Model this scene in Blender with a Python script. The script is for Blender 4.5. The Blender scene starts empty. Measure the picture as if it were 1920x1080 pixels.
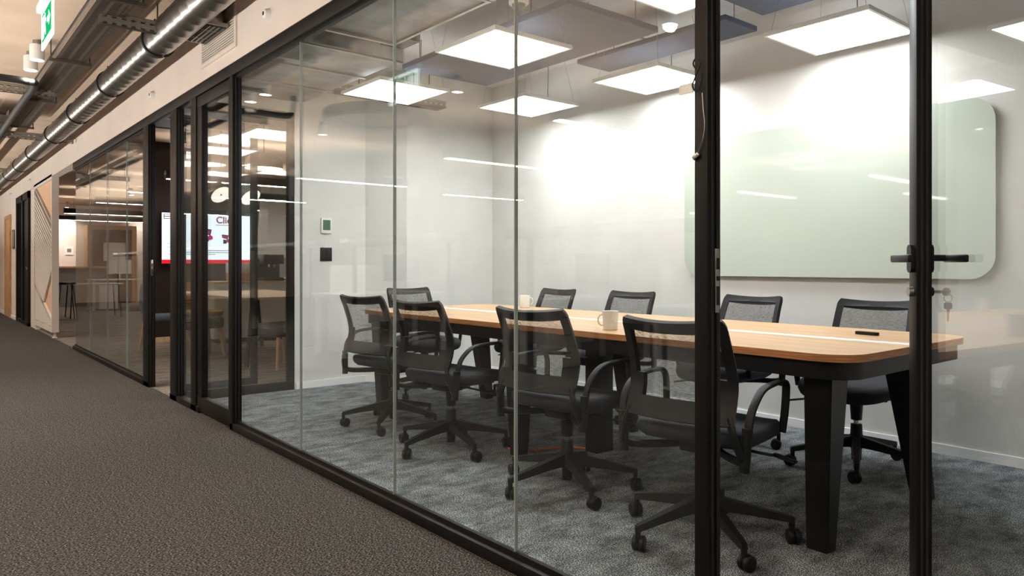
import bpy, bmesh, math, random
from mathutils import Vector, Matrix
random.seed(7)
SC = bpy.context.scene
COL = SC.collection
R = math.radians
PI = math.pi

# ------------------------------------------------------------------ materials
def srgb(r, g, b):
    f = lambda c: (c/255/12.92) if c/255 <= .04045 else ((c/255+.055)/1.055)**2.4
    return (f(r), f(g), f(b), 1)

def new_mat(name):
    m = bpy.data.materials.new(name); m.use_nodes = True
    nt = m.node_tree; nt.nodes.clear()
    out = nt.nodes.new('ShaderNodeOutputMaterial')
    return m, nt, out

def pbr(name, col, rough=.5, metal=0., noise=0., nscale=30., bump=0., bscale=200., stretch=(1, 1, 1), col2=None, coat=0., spec=.5):
    m, nt, out = new_mat(name)
    b = nt.nodes.new('ShaderNodeBsdfPrincipled')
    b.inputs['Base Color'].default_value = col
    b.inputs['Roughness'].default_value = rough
    b.inputs['Metallic'].default_value = metal
    b.inputs['Specular IOR Level'].default_value = spec
    if coat: b.inputs['Coat Weight'].default_value = coat
    nt.links.new(b.outputs[0], out.inputs[0])
    tc = nt.nodes.new('ShaderNodeTexCoord')
    mp = nt.nodes.new('ShaderNodeMapping'); mp.inputs['Scale'].default_value = stretch
    nt.links.new(tc.outputs['Object'], mp.inputs[0])
    if noise or col2:
        n = nt.nodes.new('ShaderNodeTexNoise'); n.inputs['Scale'].default_value = nscale; n.inputs['Detail'].default_value = 5
        nt.links.new(mp.outputs[0], n.inputs[0])
        cr = nt.nodes.new('ShaderNodeMix'); cr.data_type = 'RGBA'
        c2 = col2 or tuple(min(1, c*(1+noise)) for c in col[:3])+(1,)
        c1 = col if col2 else tuple(c*(1-noise) for c in col[:3])+(1,)
        cr.inputs[6].default_value = c1; cr.inputs[7].default_value = c2
        mr = nt.nodes.new('ShaderNodeMapRange'); mr.inputs[1].default_value = .35; mr.inputs[2].default_value = .65
        nt.links.new(n.outputs[0], mr.inputs[0]); nt.links.new(mr.outputs[0], cr.inputs[0])
        nt.links.new(cr.outputs[2], b.inputs['Base Color'])
    if bump:
        n2 = nt.nodes.new('ShaderNodeTexNoise'); n2.inputs['Scale'].default_value = bscale; n2.inputs['Detail'].default_value = 3
        nt.links.new(mp.outputs[0], n2.inputs[0])
        bp = nt.nodes.new('ShaderNodeBump'); bp.inputs['Strength'].default_value = bump; bp.inputs['Distance'].default_value = .004
        nt.links.new(n2.outputs[0], bp.inputs['Height']); nt.links.new(bp.outputs[0], b.inputs['Normal'])
    return m

def emit(name, col, strength):
    m, nt, out = new_mat(name)
    e = nt.nodes.new('ShaderNodeEmission'); e.inputs[0].default_value = col; e.inputs[1].default_value = strength
    nt.links.new(e.outputs[0], out.inputs[0]); return m

def glass_mat(name, tint=(.972, .985, .978, 1), f0=.048):
    """Clear architectural glass: Schlick mirror over straight transmission."""
    m, nt, out = new_mat(name)
    N, L = nt.nodes, nt.links
    geo = N.new('ShaderNodeNewGeometry')
    dot = N.new('ShaderNodeVectorMath'); dot.operation = 'DOT_PRODUCT'
    L.new(geo.outputs['Normal'], dot.inputs[0]); L.new(geo.outputs['Incoming'], dot.inputs[1])
    ab = N.new('ShaderNodeMath'); ab.operation = 'ABSOLUTE'; L.new(dot.outputs['Value'], ab.inputs[0])
    om = N.new('ShaderNodeMath'); om.operation = 'SUBTRACT'; om.inputs[0].default_value = 1; L.new(ab.outputs[0], om.inputs[1])
    pw = N.new('ShaderNodeMath'); pw.operation = 'POWER'; L.new(om.outputs[0], pw.inputs[0]); pw.inputs[1].default_value = 5
    ma = N.new('ShaderNodeMath'); ma.operation = 'MULTIPLY_ADD'; L.new(pw.outputs[0], ma.inputs[0]); ma.inputs[1].default_value = 1-f0; ma.inputs[2].default_value = f0
    tr = N.new('ShaderNodeBsdfTransparent'); tr.inputs[0].default_value = tint
    gl = N.new('ShaderNodeBsdfGlossy'); gl.inputs['Roughness'].default_value = 0.0; gl.inputs[0].default_value = (1, 1, 1, 1)
    mx = N.new('ShaderNodeMixShader'); L.new(ma.outputs[0], mx.inputs[0]); L.new(tr.outputs[0], mx.inputs[1]); L.new(gl.outputs[0], mx.inputs[2])
    L.new(mx.outputs[0], out.inputs[0]); return m

def carpet(name, c1, c2, c3, fine=260., cloud=6., cl_amt=.5, stretch=(1, 1, 1)):
    m, nt, out = new_mat(name); N, L = nt.nodes, nt.links
    b = N.new('ShaderNodeBsdfPrincipled'); b.inputs['Roughness'].default_value = .95; b.inputs['Specular IOR Level'].default_value = .15
    tc = N.new('ShaderNodeTexCoord'); mp = N.new('ShaderNodeMapping'); mp.inputs['Scale'].default_value = stretch
    L.new(tc.outputs['Object'], mp.inputs[0])
    n1 = N.new('ShaderNodeTexNoise'); n1.inputs['Scale'].default_value = fine; n1.inputs['Detail'].default_value = 2
    L.new(mp.outputs[0], n1.inputs[0])
    n2 = N.new('ShaderNodeTexNoise'); n2.inputs['Scale'].default_value = cloud; n2.inputs['Detail'].default_value = 9; n2.inputs['Roughness'].default_value = .74
    L.new(mp.outputs[0], n2.inputs[0])
    r1 = N.new('ShaderNodeValToRGB'); r1.color_ramp.elements[0].position = .40; r1.color_ramp.elements[0].color = c1
    r1.color_ramp.elements[1].position = .62; r1.color_ramp.elements[1].color = c3
    e = r1.color_ramp.elements.new(.5); e.color = c2
    L.new(n1.outputs[0], r1.inputs[0])
    mr = N.new('ShaderNodeMapRange'); mr.inputs[1].default_value = .38; mr.inputs[2].default_value = .62
    mr.inputs[3].default_value = 1-cl_amt; mr.inputs[4].default_value = 1+cl_amt*.4
    L.new(n2.outputs[0], mr.inputs[0])
    mx = N.new('ShaderNodeMix'); mx.data_type = 'RGBA'; mx.blend_type = 'MULTIPLY'; mx.inputs[0].default_value = 1
    L.new(r1.outputs[0], mx.inputs[6]); L.new(mr.outputs[0], mx.inputs[7])
    L.new(mx.outputs[2], b.inputs['Base Color'])
    bp = N.new('ShaderNodeBump'); bp.inputs['Strength'].default_value = .12; bp.inputs['Distance'].default_value = .003
    L.new(n1.outputs[0], bp.inputs['Height']); L.new(bp.outputs[0], b.inputs['Normal'])
    L.new(b.outputs[0], out.inputs[0]); return m

def wood(name, c1, c2, rough=.38, axis=(3, .5, 3), scale=6.):
    m, nt, out = new_mat(name); N, L = nt.nodes, nt.links
    b = N.new('ShaderNodeBsdfPrincipled'); b.inputs['Roughness'].default_value = rough
    tc = N.new('ShaderNodeTexCoord'); mp = N.new('ShaderNodeMapping'); mp.inputs['Scale'].default_value = axis
    L.new(tc.outputs['Object'], mp.inputs[0])
    n = N.new('ShaderNodeTexNoise'); n.inputs['Scale'].default_value = scale; n.inputs['Detail'].default_value = 8; n.inputs['Distortion'].default_value = .6
    L.new(mp.outputs[0], n.inputs[0])
    r = N.new('ShaderNodeValToRGB'); r.color_ramp.elements[0].position = .36; r.color_ramp.elements[0].color = c1
    r.color_ramp.elements[1].position = .62; r.color_ramp.elements[1].color = c2
    L.new(n.outputs[0], r.inputs[0]); L.new(r.outputs[0], b.inputs['Base Color']); L.new(b.outputs[0], out.inputs[0]); return m

def slotted(name, col, sx, sy, fx, fy, plane='XY', metal=.8):
    """Galvanised sheet with rows of open slots cut through it."""
    m, nt, out = new_mat(name); N, L = nt.nodes, nt.links
    b = N.new('ShaderNodeBsdfPrincipled'); b.inputs['Base Color'].default_value = col; b.inputs['Metallic'].default_value = metal; b.inputs['Roughness'].default_value = .45
    tc = N.new('ShaderNodeTexCoord'); sp = N.new('ShaderNodeSeparateXYZ'); L.new(tc.outputs['Object'], sp.inputs[0])
    def stripe(sock, period, frac):
        a = N.new('ShaderNodeMath'); a.operation = 'DIVIDE'; L.new(sock, a.inputs[0]); a.inputs[1].default_value = period
        f = N.new('ShaderNodeMath'); f.operation = 'FRACT'; L.new(a.outputs[0], f.inputs[0])
        g = N.new('ShaderNodeMath'); g.operation = 'LESS_THAN'; L.new(f.outputs[0], g.inputs[0]); g.inputs[1].default_value = frac
        return g.outputs[0]
    i = 'XYZ'.index(plane[0]); j = 'XYZ'.index(plane[1])
    mu = N.new('ShaderNodeMath'); mu.operation = 'MULTIPLY'
    L.new(stripe(sp.outputs[i], sx, fx), mu.inputs[0]); L.new(stripe(sp.outputs[j], sy, fy), mu.inputs[1])
    tr = N.new('ShaderNodeBsdfTransparent'); mx = N.new('ShaderNodeMixShader')
    L.new(mu.outputs[0], mx.inputs[0]); L.new(b.outputs[0], mx.inputs[1]); L.new(tr.outputs[0], mx.inputs[2]); L.new(mx.outputs[0], out.inputs[0])
    return m

def net_mat(name, col, open_):
    m, nt, out = new_mat(name); N, L = nt.nodes, nt.links
    b = N.new('ShaderNodeBsdfPrincipled'); b.inputs['Base Color'].default_value = col; b.inputs['Roughness'].default_value = .8
    tc = N.new('ShaderNodeTexCoord'); n = N.new('ShaderNodeTexNoise'); n.inputs['Scale'].default_value = 60
    mp = N.new('ShaderNodeMapping'); mp.inputs['Scale'].default_value = (1, 1, 5); L.new(tc.outputs['Object'], mp.inputs[0]); L.new(mp.outputs[0], n.inputs[0])
    mr = N.new('ShaderNodeMapRange'); mr.inputs[1].default_value = .3; mr.inputs[2].default_value = .7
    mr.inputs[3].default_value = open_-.12; mr.inputs[4].default_value = open_+.12; L.new(n.outputs[0], mr.inputs[0])
    tr = N.new('ShaderNodeBsdfTransparent'); mx = N.new('ShaderNodeMixShader')
    L.new(mr.outputs[0], mx.inputs[0]); L.new(b.outputs[0], mx.inputs[1]); L.new(tr.outputs[0], mx.inputs[2]); L.new(mx.outputs[0], out.inputs[0])
    return m

M = dict(
    glass=glass_mat('clear_glass'),
    frame=pbr('bronze_black_aluminium', srgb(17, 15, 14), .45, 0, .15, 40, spec=.25),
    seal=pbr('black_gasket', srgb(14, 14, 14), .6),
    joint=pbr('polished_glass_edge', srgb(146, 154, 151), .12),
    wall_warm=pbr('cream_plaster', srgb(224, 211, 201), .9, 0, .03, 3, .08, 120),
    wall_grey=pbr('warm_grey_plaster', srgb(214, 213, 208), .9, 0, .03, 4, .08, 140),
    concrete=pbr('painted_concrete', srgb(194, 173, 153), .92, 0, .06, 2.5, .1, 60),
    slab=pbr('grey_white_slab', srgb(205, 205, 205), .92, 0, .08, 3, .1, 60),
    base=pbr('white_baseboard', srgb(248, 248, 247), .4),
    white=pbr('white_laminate', srgb(232, 231, 228), .45),
    white_paint=pbr('white_lacquer', srgb(226, 218, 212), .5),
    peach=pbr('peach_panel', srgb(226, 186, 152), .75, 0, .04, 8),
    black=pbr('black_plastic', srgb(13, 13, 14), .48, 0, .1, 60, spec=.35),
    black_soft=pbr('black_matte_plastic', srgb(15, 15, 17), .58, 0, .1, 80, spec=.35),
    fabric=pbr('charcoal_seat_fabric', srgb(44, 46, 52), .85, 0, .2, 300, .25, 500),
    net=net_mat('black_backrest_net', srgb(46, 47, 50), .45),
    chrome=pbr('chrome', srgb(210, 210, 212), .15, 1.),
    steel=pbr('brushed_steel', srgb(170, 168, 162), .35, 1.),
    spiral=pbr('spiral_duct_steel', srgb(168, 166, 163), .28, 1., .12, 5, .05, 40, (1, .3, 1)),
    galv=pbr('galvanised_duct', srgb(148, 150, 148), .42, .6, .3, 5, 0, 0, (1, 1, 1)),
    galv_dark=pbr('dark_galvanised', srgb(84, 84, 84), .5, .8, .2, 6),
    tray=slotted('slotted_tray', srgb(124, 114, 105), .034, .068, .42, .70, 'YX'),
    tray_side=slotted('slotted_tray_side', srgb(150, 142, 132), .05, .03, .5, .3, 'YZ'),
    strut=slotted('slotted_strut', srgb(150, 144, 136), .055, .04, .5, .32, 'XZ'),
    rod=pbr('threaded_rod', srgb(96, 88, 80), .5, .7),
    rubber=pbr('black_rubber', srgb(22, 21, 20), .7),
    raft=pbr('slate_acoustic_raft', srgb(84, 90, 104), .95, 0, .06, 40),
    oak=wood('table_oak', srgb(180, 140, 98), srgb(210, 174, 132), .36, (14, .55, 14), 5),
    oak_edge=wood('table_oak_edge', srgb(150, 96, 55), srgb(196, 136, 84), .45, (2, 1, 60), 6),
    ash=wood('pale_ash', srgb(214, 180, 146), srgb(234, 206, 178), .45, (4, 1, 4), 5),
    beech=wood('beech', srgb(176, 132, 88), srgb(206, 164, 118), .5, (8, 8, 1), 6),
    darkwood=wood('dark_cabinet_wood', srgb(72, 50, 34), srgb(104, 76, 52), .5, (6, 6, 1), 5),
    black_steel=pbr('black_powder_coat', srgb(15, 15, 16), .38, .2, .1, 50),
    board=pbr('pale_green_glass_board', srgb(192, 202, 189), .03, 0, 0, coat=.6),
    board_edge=pbr('green_glass_edge', srgb(120, 150, 130), .2),
    cup=pbr('glazed_white_ceramic', srgb(226, 222, 214), .25),
    carpet_hall=carpet('brown_grey_loop_carpet', srgb(16, 16, 16), srgb(46, 45, 44), srgb(120, 117, 113), 165, 40, .3, (.75, 1.4, 1)),
    carpet_room=carpet('mottled_grey_carpet', srgb(46, 50, 53), srgb(110, 116, 119), srgb(190, 196, 199), 170, 6.5, .6, (.9, 1.5, 1)),
    carpet_meet=carpet('streaked_brown_carpet', srgb(72, 64, 58), srgb(128, 118, 108), srgb(180, 168, 156), 150, 4., .5, (.6, 2, 1)),
    panel=emit('led_panel_light', (.98, .99, 1, 1), 14.5),
    panel_up=emit('led_panel_uplight', (.95, .97, 1, 1), 1.5),
    warm_lamp=emit('warm_lamp_light', (1, .80, .62, 1), 30.0),
    lens=emit('downlight_lens', (1, .86, .72, 1), 30.0),
    linear=emit('linear_lamp_light', (1, .93, .84, 1), 20.0),
    bar_uplight_added=emit('added_bar_uplight', (1, .91, .80, 1), 26.0),
    uplight=emit('linear_lamp_uplight', (1, .91, .80, 1), 130.0),
    drum_lamp=emit('drum_diffuser_light', (1, .88, .72, 1), 3.5),
    bell_lamp=emit('bell_diffuser_light', (1, .86, .74, 1), 1.5),
    sign_glow=emit('sign_edge_light', (.86, 1, .95, 1), 3.0),
    sign_green=emit('sign_green_light', (.01, .42, .12, 1), 1.0),
    sign_white=emit('sign_white_light', (.9, 1, .95, 1), 2.2),
    tv=emit('screen_white', (.86, .92, 1, 1), 1.5),
    tv_red=emit('screen_red', (.85, .01, .02, 1), 1.0),
    tv_ink=emit('screen_dark', (.02, .02, .03, 1), 1.0),
    tv_grey=emit('screen_grey', (.45, .47, .52, 1), 1.0),
    tv_wine=emit('screen_wine', (.30, .02, .05, 1), 1.0),
    tv_maroon=emit('screen_pink', (.62, .03, .16, 1), 1.0),
    brown_wall=pbr('dark_brown_wall', srgb(44, 34, 33), .8),
    grey_fabric=pbr('grey_upholstery', srgb(92, 88, 90), .9, 0, .15, 250),
    blue_fabric=pbr('blue_grey_upholstery', srgb(96, 112, 128), .9, 0, .15, 250),
    mustard=pbr('mustard_upholstery', srgb(176, 132, 28), .9, 0, .12, 250),
    copper=pbr('copper_box', srgb(206, 160, 118), .4, .3),
    grey_plastic=pbr('grey_plastic', srgb(120, 118, 116), .5),
    monitor_back=pbr('monitor_grey', srgb(150, 148, 146), .5),
    orange=pbr('orange_cable', srgb(232, 98, 48), .5),
    green_marker=pbr('green_marker', srgb(20, 96, 80), .4),
    paper=pbr('paper', srgb(235, 230, 222), .8),
    key=pbr('nickel_key', srgb(176, 170, 160), .35, .9),
    red_paper=pbr('pink_paper', srgb(214, 150, 140), .8),
    beige_shade=pbr('beige_shade', srgb(206, 180, 150), .8),
)

# ------------------------------------------------------------------ mesh helpers
class MB:
    def __init__(s): s.bm = bmesh.new()
    def box(s, c, d, rot=None, bev=0, seg=2):
        r = bmesh.ops.create_cube(s.bm, size=1)
        vs = r['verts']
        bmesh.ops.scale(s.bm, vec=d, verts=vs)
        if bev:
            es = list({e for v in vs for e in v.link_edges})
            rr = bmesh.ops.bevel(s.bm, geom=es, offset=bev, segments=seg, affect='EDGES', profile=.5)
            vs = list({v for f in rr['faces'] for v in f.verts} | {v for v in vs if v.is_valid})
        if rot is not None: bmesh.ops.rotate(s.bm, cent=(0, 0, 0), matrix=rot, verts=vs)
        bmesh.ops.translate(s.bm, vec=c, verts=vs); return s
    def b2(s, x0, x1, y0, y1, z0, z1, bev=0):
        return s.box(((x0+x1)/2, (y0+y1)/2, (z0+z1)/2), (abs(x1-x0), abs(y1-y0), abs(z1-z0)), None, bev)
    def cyl(s, p0, p1, r0, r1=None, seg=16, caps=True):
        p0 = Vector(p0); p1 = Vector(p1); r1 = r0 if r1 is None else r1
        d = p1-p0; q = d.to_track_quat('Z', 'Y').to_matrix().to_4x4()
        bmesh.ops.create_cone(s.bm, cap_ends=caps, segments=seg, radius1=r0, radius2=r1, depth=d.length,
                              matrix=Matrix.Translation((p0+p1)/2) @ q); return s
    def lathe(s, prof, c=(0, 0, 0), seg=24, rot=None):
        bm = s.bm; rings = []
        mt = Matrix.Translation(c) @ (rot.to_4x4() if rot else Matrix())
        for r, z in prof:
            if r <= 1e-6: rings.append([bm.verts.new(mt @ Vector((0, 0, z)))])
            else: rings.append([bm.verts.new(mt @ Vector((r*math.cos(2*PI*i/seg), r*math.sin(2*PI*i/seg), z))) for i in range(seg)])
        for a, b in zip(rings, rings[1:]):
            for i in range(seg):
                j = (i+1) % seg
                if len(a) == 1 and len(b) == 1: continue
                if len(a) == 1: bm.faces.new((a[0], b[j], b[i]))
                elif len(b) == 1: bm.faces.new((a[i], a[j], b[0]))
                else: bm.faces.new((a[i], a[j], b[j], b[i]))
        return s
    def sweep(s, pts, w, t, up=(0, 1, 0), seg=10, round_=True, closed=False):
        """Tube of elliptical (or rectangular) section: w along up, t across."""
        bm = s.bm; pts = [Vector(p) for p in pts]; rings = []; n = len(pts)
        for i, p in enumerate(pts):
            a = pts[(i-1) % n] if (closed or i) else p; b = pts[(i+1) % n] if (closed or i < n-1) else p
            d = (b-a).normalized(); u = Vector(up); u = (u-d*u.dot(d))
            u = u.normalized() if u.length > 1e-4 else d.orthogonal().normalized()
            v = d.cross(u)
            if round_: ring = [bm.verts.new(p+u*w*math.cos(2*PI*k/seg)+v*t*math.sin(2*PI*k/seg)) for k in range(seg)]
            else: ring = [bm.verts.new(p+u*w*x+v*t*y) for x, y in ((1, 1), (-1, 1), (-1, -1), (1, -1))]
            rings.append(ring)
        m = len(rings[0]); pairs = list(zip(rings, rings[1:]))+([(rings[-1], rings[0])] if closed else [])
        for a, b in pairs:
            for k in range(m): bm.faces.new((a[k], a[(k+1) % m], b[(k+1) % m], b[k]))
        if not closed:
            bm.faces.new(rings[0]); bm.faces.new(rings[-1][::-1])
        return s
    def prism(s, poly, z0, z1, frame=None):
        """poly of (a,b) extruded between z0,z1; frame maps (a,b,z)->Vector."""
        fr = frame or (lambda a, b, z: Vector((a, b, z)))
        bm = s.bm; lo = [bm.verts.new(fr(a, b, z0)) for a, b in poly]; hi = [bm.verts.new(fr(a, b, z1)) for a, b in poly]
        n = len(poly); bm.faces.new(lo[::-1]); bm.faces.new(hi)
        for i in range(n): bm.faces.new((lo[i], lo[(i+1) % n], hi[(i+1) % n], hi[i]))
        return s
    def build(s, name, mat, parent=None, smooth=True, ang=35):
        bmesh.ops.recalc_face_normals(s.bm, faces=s.bm.faces[:])
        me = bpy.data.meshes.new(name); s.bm.to_mesh(me); s.bm.free()
        me.materials.append(M[mat] if isinstance(mat, str) else mat)
        if smooth:
            for p in me.polygons: p.use_smooth = True
            me.set_sharp_from_angle(angle=R(ang))
        o = bpy.data.objects.new(name, me); COL.objects.link(o)
        if parent: o.parent = parent
        return o

def tag(o, label=None, cat=None, group=None, kind=None):
    if label: o['label'] = label
    if cat: o['category'] = cat
    if group: o['group'] = group
    if kind: o['kind'] = kind
    return o
def thing(name, label, cat, loc=(0, 0, 0), rz=0, group=None, kind=None):
    o = bpy.data.objects.new(name, None); COL.objects.link(o)
    o.empty_display_size = .1
    o.location = loc; o.rotation_euler = (0, 0, rz)
    return tag(o, label, cat, group, kind)
def copy_tree(o, parent=None):
    kids = list(o.children)
    c = o.copy(); COL.objects.link(c)
    if parent: c.parent = parent
    for k in kids: copy_tree(k, c)
    return c
def struct(name, mb, mat, label=None, cat=None):
    o = mb.build(name, mat); tag(o, label, cat, None, 'structure'); return o
def rrect(x0, x1, y0, y1, r, n=8):
    P = []
    for cx, cy, a0 in ((x1-r, y1-r, 0), (x0+r, y1-r, 90), (x0+r, y0+r, 180), (x1-r, y0+r, 270)):
        for i in range(n+1):
            a = R(a0+90*i/n); P.append((cx+r*math.cos(a), cy+r*math.sin(a)))
    return P
YZ = lambda x: (lambda a, b, z: Vector((x+z, a, b)))      # poly in (y,z), extruded along x
XZ = lambda y: (lambda a, b, z: Vector((a, y+z, b)))

# ------------------------------------------------------------------ layout constants (metres; camera stands at x=0, y=0)
XG, XF = 1.61, 1.67          # corridor face and room face of the glass front
XB = 4.52                    # wall with the glass board
CE, CR = 2.80, 2.86          # ceilings: corridor / conference room

# ------------------------------------------------------------------ setting: floors, ceilings, walls
struct('floor_corridor', MB().b2(-7, 1.64, -3.2, 24, -.1, 0), 'carpet_hall', 'brown-grey loop pile carpet along the corridor', 'floor')
struct('floor_conference_room', MB().b2(1.64, 4.7, -.6, 6.05, -.1, 0), 'carpet_room', 'mottled grey carpet under the conference table', 'floor')
struct('floor_meeting_room', MB().b2(1.64, 10, 6.05, 24, -.1, 0), 'carpet_meet', 'streaked brown carpet in the room past the conference room', 'floor')
struct('ceiling_corridor', MB().b2(-7, 1.66, -3.2, 24, CE, CE+.12), 'concrete', 'painted concrete ceiling over the corridor', 'ceiling')
struct('ceiling_conference_room', MB().b2(1.66, 4.7, -.6, 6.1, CR, CR+.1), 'slab', 'grey slab above the conference room', 'ceiling')
struct('ceiling_meeting_room', MB().b2(1.66, 10, 6.1, 24, CE, CE+.12), 'concrete', 'concrete ceiling past the conference room', 'ceiling')
struct('wall_front', MB().b2(XG, 1.72, -3.2, 24, 2.385, CR), 'wall_warm', 'cream wall band above the glass fronts', 'wall')
struct('wall_front.001', MB().b2(XG, 1.72, -3.2, .27, 0, 2.384), 'wall_warm', 'cream wall beside the hinge of the open door', 'wall')
struct('wall_front.002', MB().b2(XG, 1.72, 17.1, 24, 0, 2.384), 'wall_warm', 'cream wall at the far end of the corridor', 'wall')
struct('wall_front.003', MB().b2(XG+.03, 1.72, 14.6, 15.2, 0, 2.384), 'wall_warm', 'cream wall strip behind the lattice screen', 'wall')
struct('wall_board', MB().b2(XB, XB+.14, -.6, 6.2, 0, CR), 'wall_grey', 'pale wall carrying the glass board', 'wall')
struct('wall_near', MB().b2(1.72, XB, -.7, -.6, 0, CR), 'wall_grey', 'pale near end wall of the conference room', 'wall')
# far end wall: recessed part, chamfered step, forward part
struct('wall_end', MB().prism([(2.56, 6.02), (3.24, 6.02), (3.52, 5.75), (XB, 5.75), (XB, 6.2), (2.56, 6.2)], 0, CR), 'wall_grey', 'pale end wall of the conference room with an angled step', 'wall')
struct('wall_partition_head', MB().b2(1.72, 2.56, 6.02, 6.12, 2.39, CR), 'wall_grey', 'wall band above the glass partition', 'wall')
struct('wall_end_corridor', MB().b2(-7, XG, 24, 24.1, 0, CE), 'wall_warm', 'cream wall closing the corridor', 'wall')
struct('wall_office', MB().b2(-7.1, -7, -3.2, 24, 0, CE), 'wall_warm', 'cream wall of the open office', 'wall')
struct('wall_behind', MB().b2(-7, 1.72, -3.3, -3.2, 0, CE), 'wall_warm', 'cream wall behind the corridor', 'wall')
struct('wall_far', MB().b2(1.72, 10, 23.4, 23.5, 0, CE), 'wall_warm', 'cream wall at the far end of the open area', 'wall')
struct('wall_far_side', MB().b2(9.9, 10, 6.2, 23.4, 0, CE), 'wall_warm', 'cream side wall of the open area', 'wall')
struct('wall_meeting_side', MB().b2(XB, XB+.12, 6.2, 7.4, 0, CE), 'wall_warm', 'short cream wall behind the conference room', 'wall')
# baseboards
struct('baseboard_board', MB().b2(XB-.012, XB, -.6, 5.75, 0, .055), 'base', 'white baseboard under the glass board', 'baseboard')
struct('baseboard_end', MB().prism([(2.57, 6.008), (3.236, 6.008), (3.515, 5.738), (XB-.012, 5.738), (XB-.012, 5.75), (3.52, 5.75), (3.24, 6.02), (2.57, 6.02)], 0, .06), 'base', 'white baseboard along the stepped end wall', 'baseboard')
struct('baseboard_corridor', MB().b2(XG-.012, XG, 17.15, 24, 0, .07), 'base', 'white baseboard at the far end of the corridor', 'baseboard')

# ------------------------------------------------------------------ glass fronts
def pane(parent, y0, y1, z0, z1, x=1.645, t=.010):
    return MB().b2(x-t/2, x+t/2, y0, y1, z0, z1).build('pane', 'glass', parent, False)
def post(parent, y0, y1, x0=XG, x1=XF, z1=2.306, name='post'):
    o = MB().b2(x0, x1, y0, y1, 0, z1, .003).build(name, 'frame', parent)
    MB().b2(x0+.016, x0+.022, y0-.004, y1+.004, .005, z1-.005).b2(x0+.038, x0+.044, y0-.004, y1+.004, .005, z1-.005).build('gasket', 'seal', o)
    return o
def front(name, label, y0, y1, joints, posts, zr=.045):
    w = thing(name, label, 'glass front', (0, 0, 0), 0, None, 'structure')
    rl = MB().b2(XG, XF, y0, y1, 0, zr, .003)
    rl.b2(1.636, 1.654, y0, y1, zr, zr+.018).build('bottom_rail', 'frame', w)
    MB().b2(XG, XF, y0, y1, 2.306, 2.384, .003).b2(1.632, 1.658, y0, y1, 2.29, 2.306).build('top_rail', 'frame', w)
    e = [y0+.02]+joints+[y1-.02]
    for a, b in zip(e, e[1:]): pane(w, a+.003, b-.003, zr+.01, 2.31)
    for j in joints: MB().b2(1.638, 1.652, j-.0025, j+.0025, zr+.01, 2.305).build('glazing_joint', 'joint', w)
    for a, b in posts: post(w, a, b)
    return w
win1 = front('window_1', 'frameless glass front of the conference room in black rails', 1.136, 4.83, [1.958, 2.789, 3.782], [(1.136, 1.177), (4.77, 4.83)])
win2 = front('window_2', 'glass front of the meeting room past the open doorway', 6.93, 10.75, [7.892, 8.803, 9.777], [(6.93, 7.11)])
# fixed framed bay between the two rooms
win3 = thing('window_3', 'narrow framed glass bay beside the open doorway', 'glass front', (0, 0, 0), 0, None, 'structure')
MB().b2(XG, XF, 5.5, 6.25, 0, .045, .003).build('bottom_rail', 'frame', win3)
MB().b2(XG, XF, 4.83, 6.93, 2.306, 2.384, .003).build('top_rail', 'frame', win3)
pane(win3, 5.66, 6.07, .04, 2.31)
post(win3, 5.555, 5.68); post(win3, 6.06, 6.235)
# closed framed leaf beside the first big pane
d2 = thing('door_2', 'closed glass leaf in a black frame between the two rooms', 'door', (0, 0, 0), 0, None, 'structure')
MB().b2(XG+.008, XF-.008, 4.83, 5.555, .012, .12, .003).b2(XG+.008, XF-.008, 4.83, 5.555, 2.22, 2.30, .003).build('rail', 'frame', d2)
MB().b2(XG+.008, XF-.008, 4.832, 4.875, .12, 2.22, .003).b2(XG+.008, XF-.008, 5.44, 5.553, .12, 2.22, .003).build('stile', 'frame', d2)
pane(d2, 4.87, 5.445, .115, 2.225)
# far doorway: strike plate on its post
sp = MB().b2(1.632, 1.650, 6.926, 6.9305, .98, 1.12, .001).build('strike_plate', 'steel', win2); tag(sp, 'pale metal strike plate')
MB().b2(1.637, 1.645, 6.922, 6.9270, 1.0, 1.04).b2(1.637, 1.645, 6.922, 6.9270, 1.06, 1.09).build('keyhole', 'seal', sp)
# near doorway strike plate on the first post
sp = MB().b2(1.640, 1.658, 1.1315, 1.1365, .945, 1.115, .001).build('strike_plate', 'steel', win1); tag(sp, 'pale metal strike plate')
MB().b2(1.645, 1.653, 1.127, 1.1325, .965, 1.015).b2(1.645, 1.653, 1.127, 1.1325, 1.03, 1.042).b2(1.645, 1.653, 1.127, 1.1325, 1.06, 1.09).build('keyhole', 'seal', sp)
# glass partition between the conference room and the meeting room
win4 = thing('window_4', 'glass partition in black frame between the two rooms', 'glass partition', (0, 0, 0), 0, None, 'structure')
MB().b2(XF, 2.56, 6.02, 6.08, 0, .075, .003).build('bottom_rail', 'frame', win4)
MB().b2(XF, 2.56, 6.02, 6.08, 2.315, 2.39, .003).build('top_rail', 'frame', win4)
MB().b2(2.505, 2.56, 6.02, 6.08, .075, 2.315, .003).build('post', 'frame', win4)
MB().b2(XF, 2.51, 6.046, 6.056, .07, 2.32).build('pane', 'glass', win4, False)

# open door of the conference room (leaf swung inwards)
HIN = Vector((1.64, .31, 0)); AL = R(48.5)
d1 = thing('door_1', 'open glass door of the conference room with black lever handles', 'door', HIN, R(90)-AL, None, 'structure')
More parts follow.
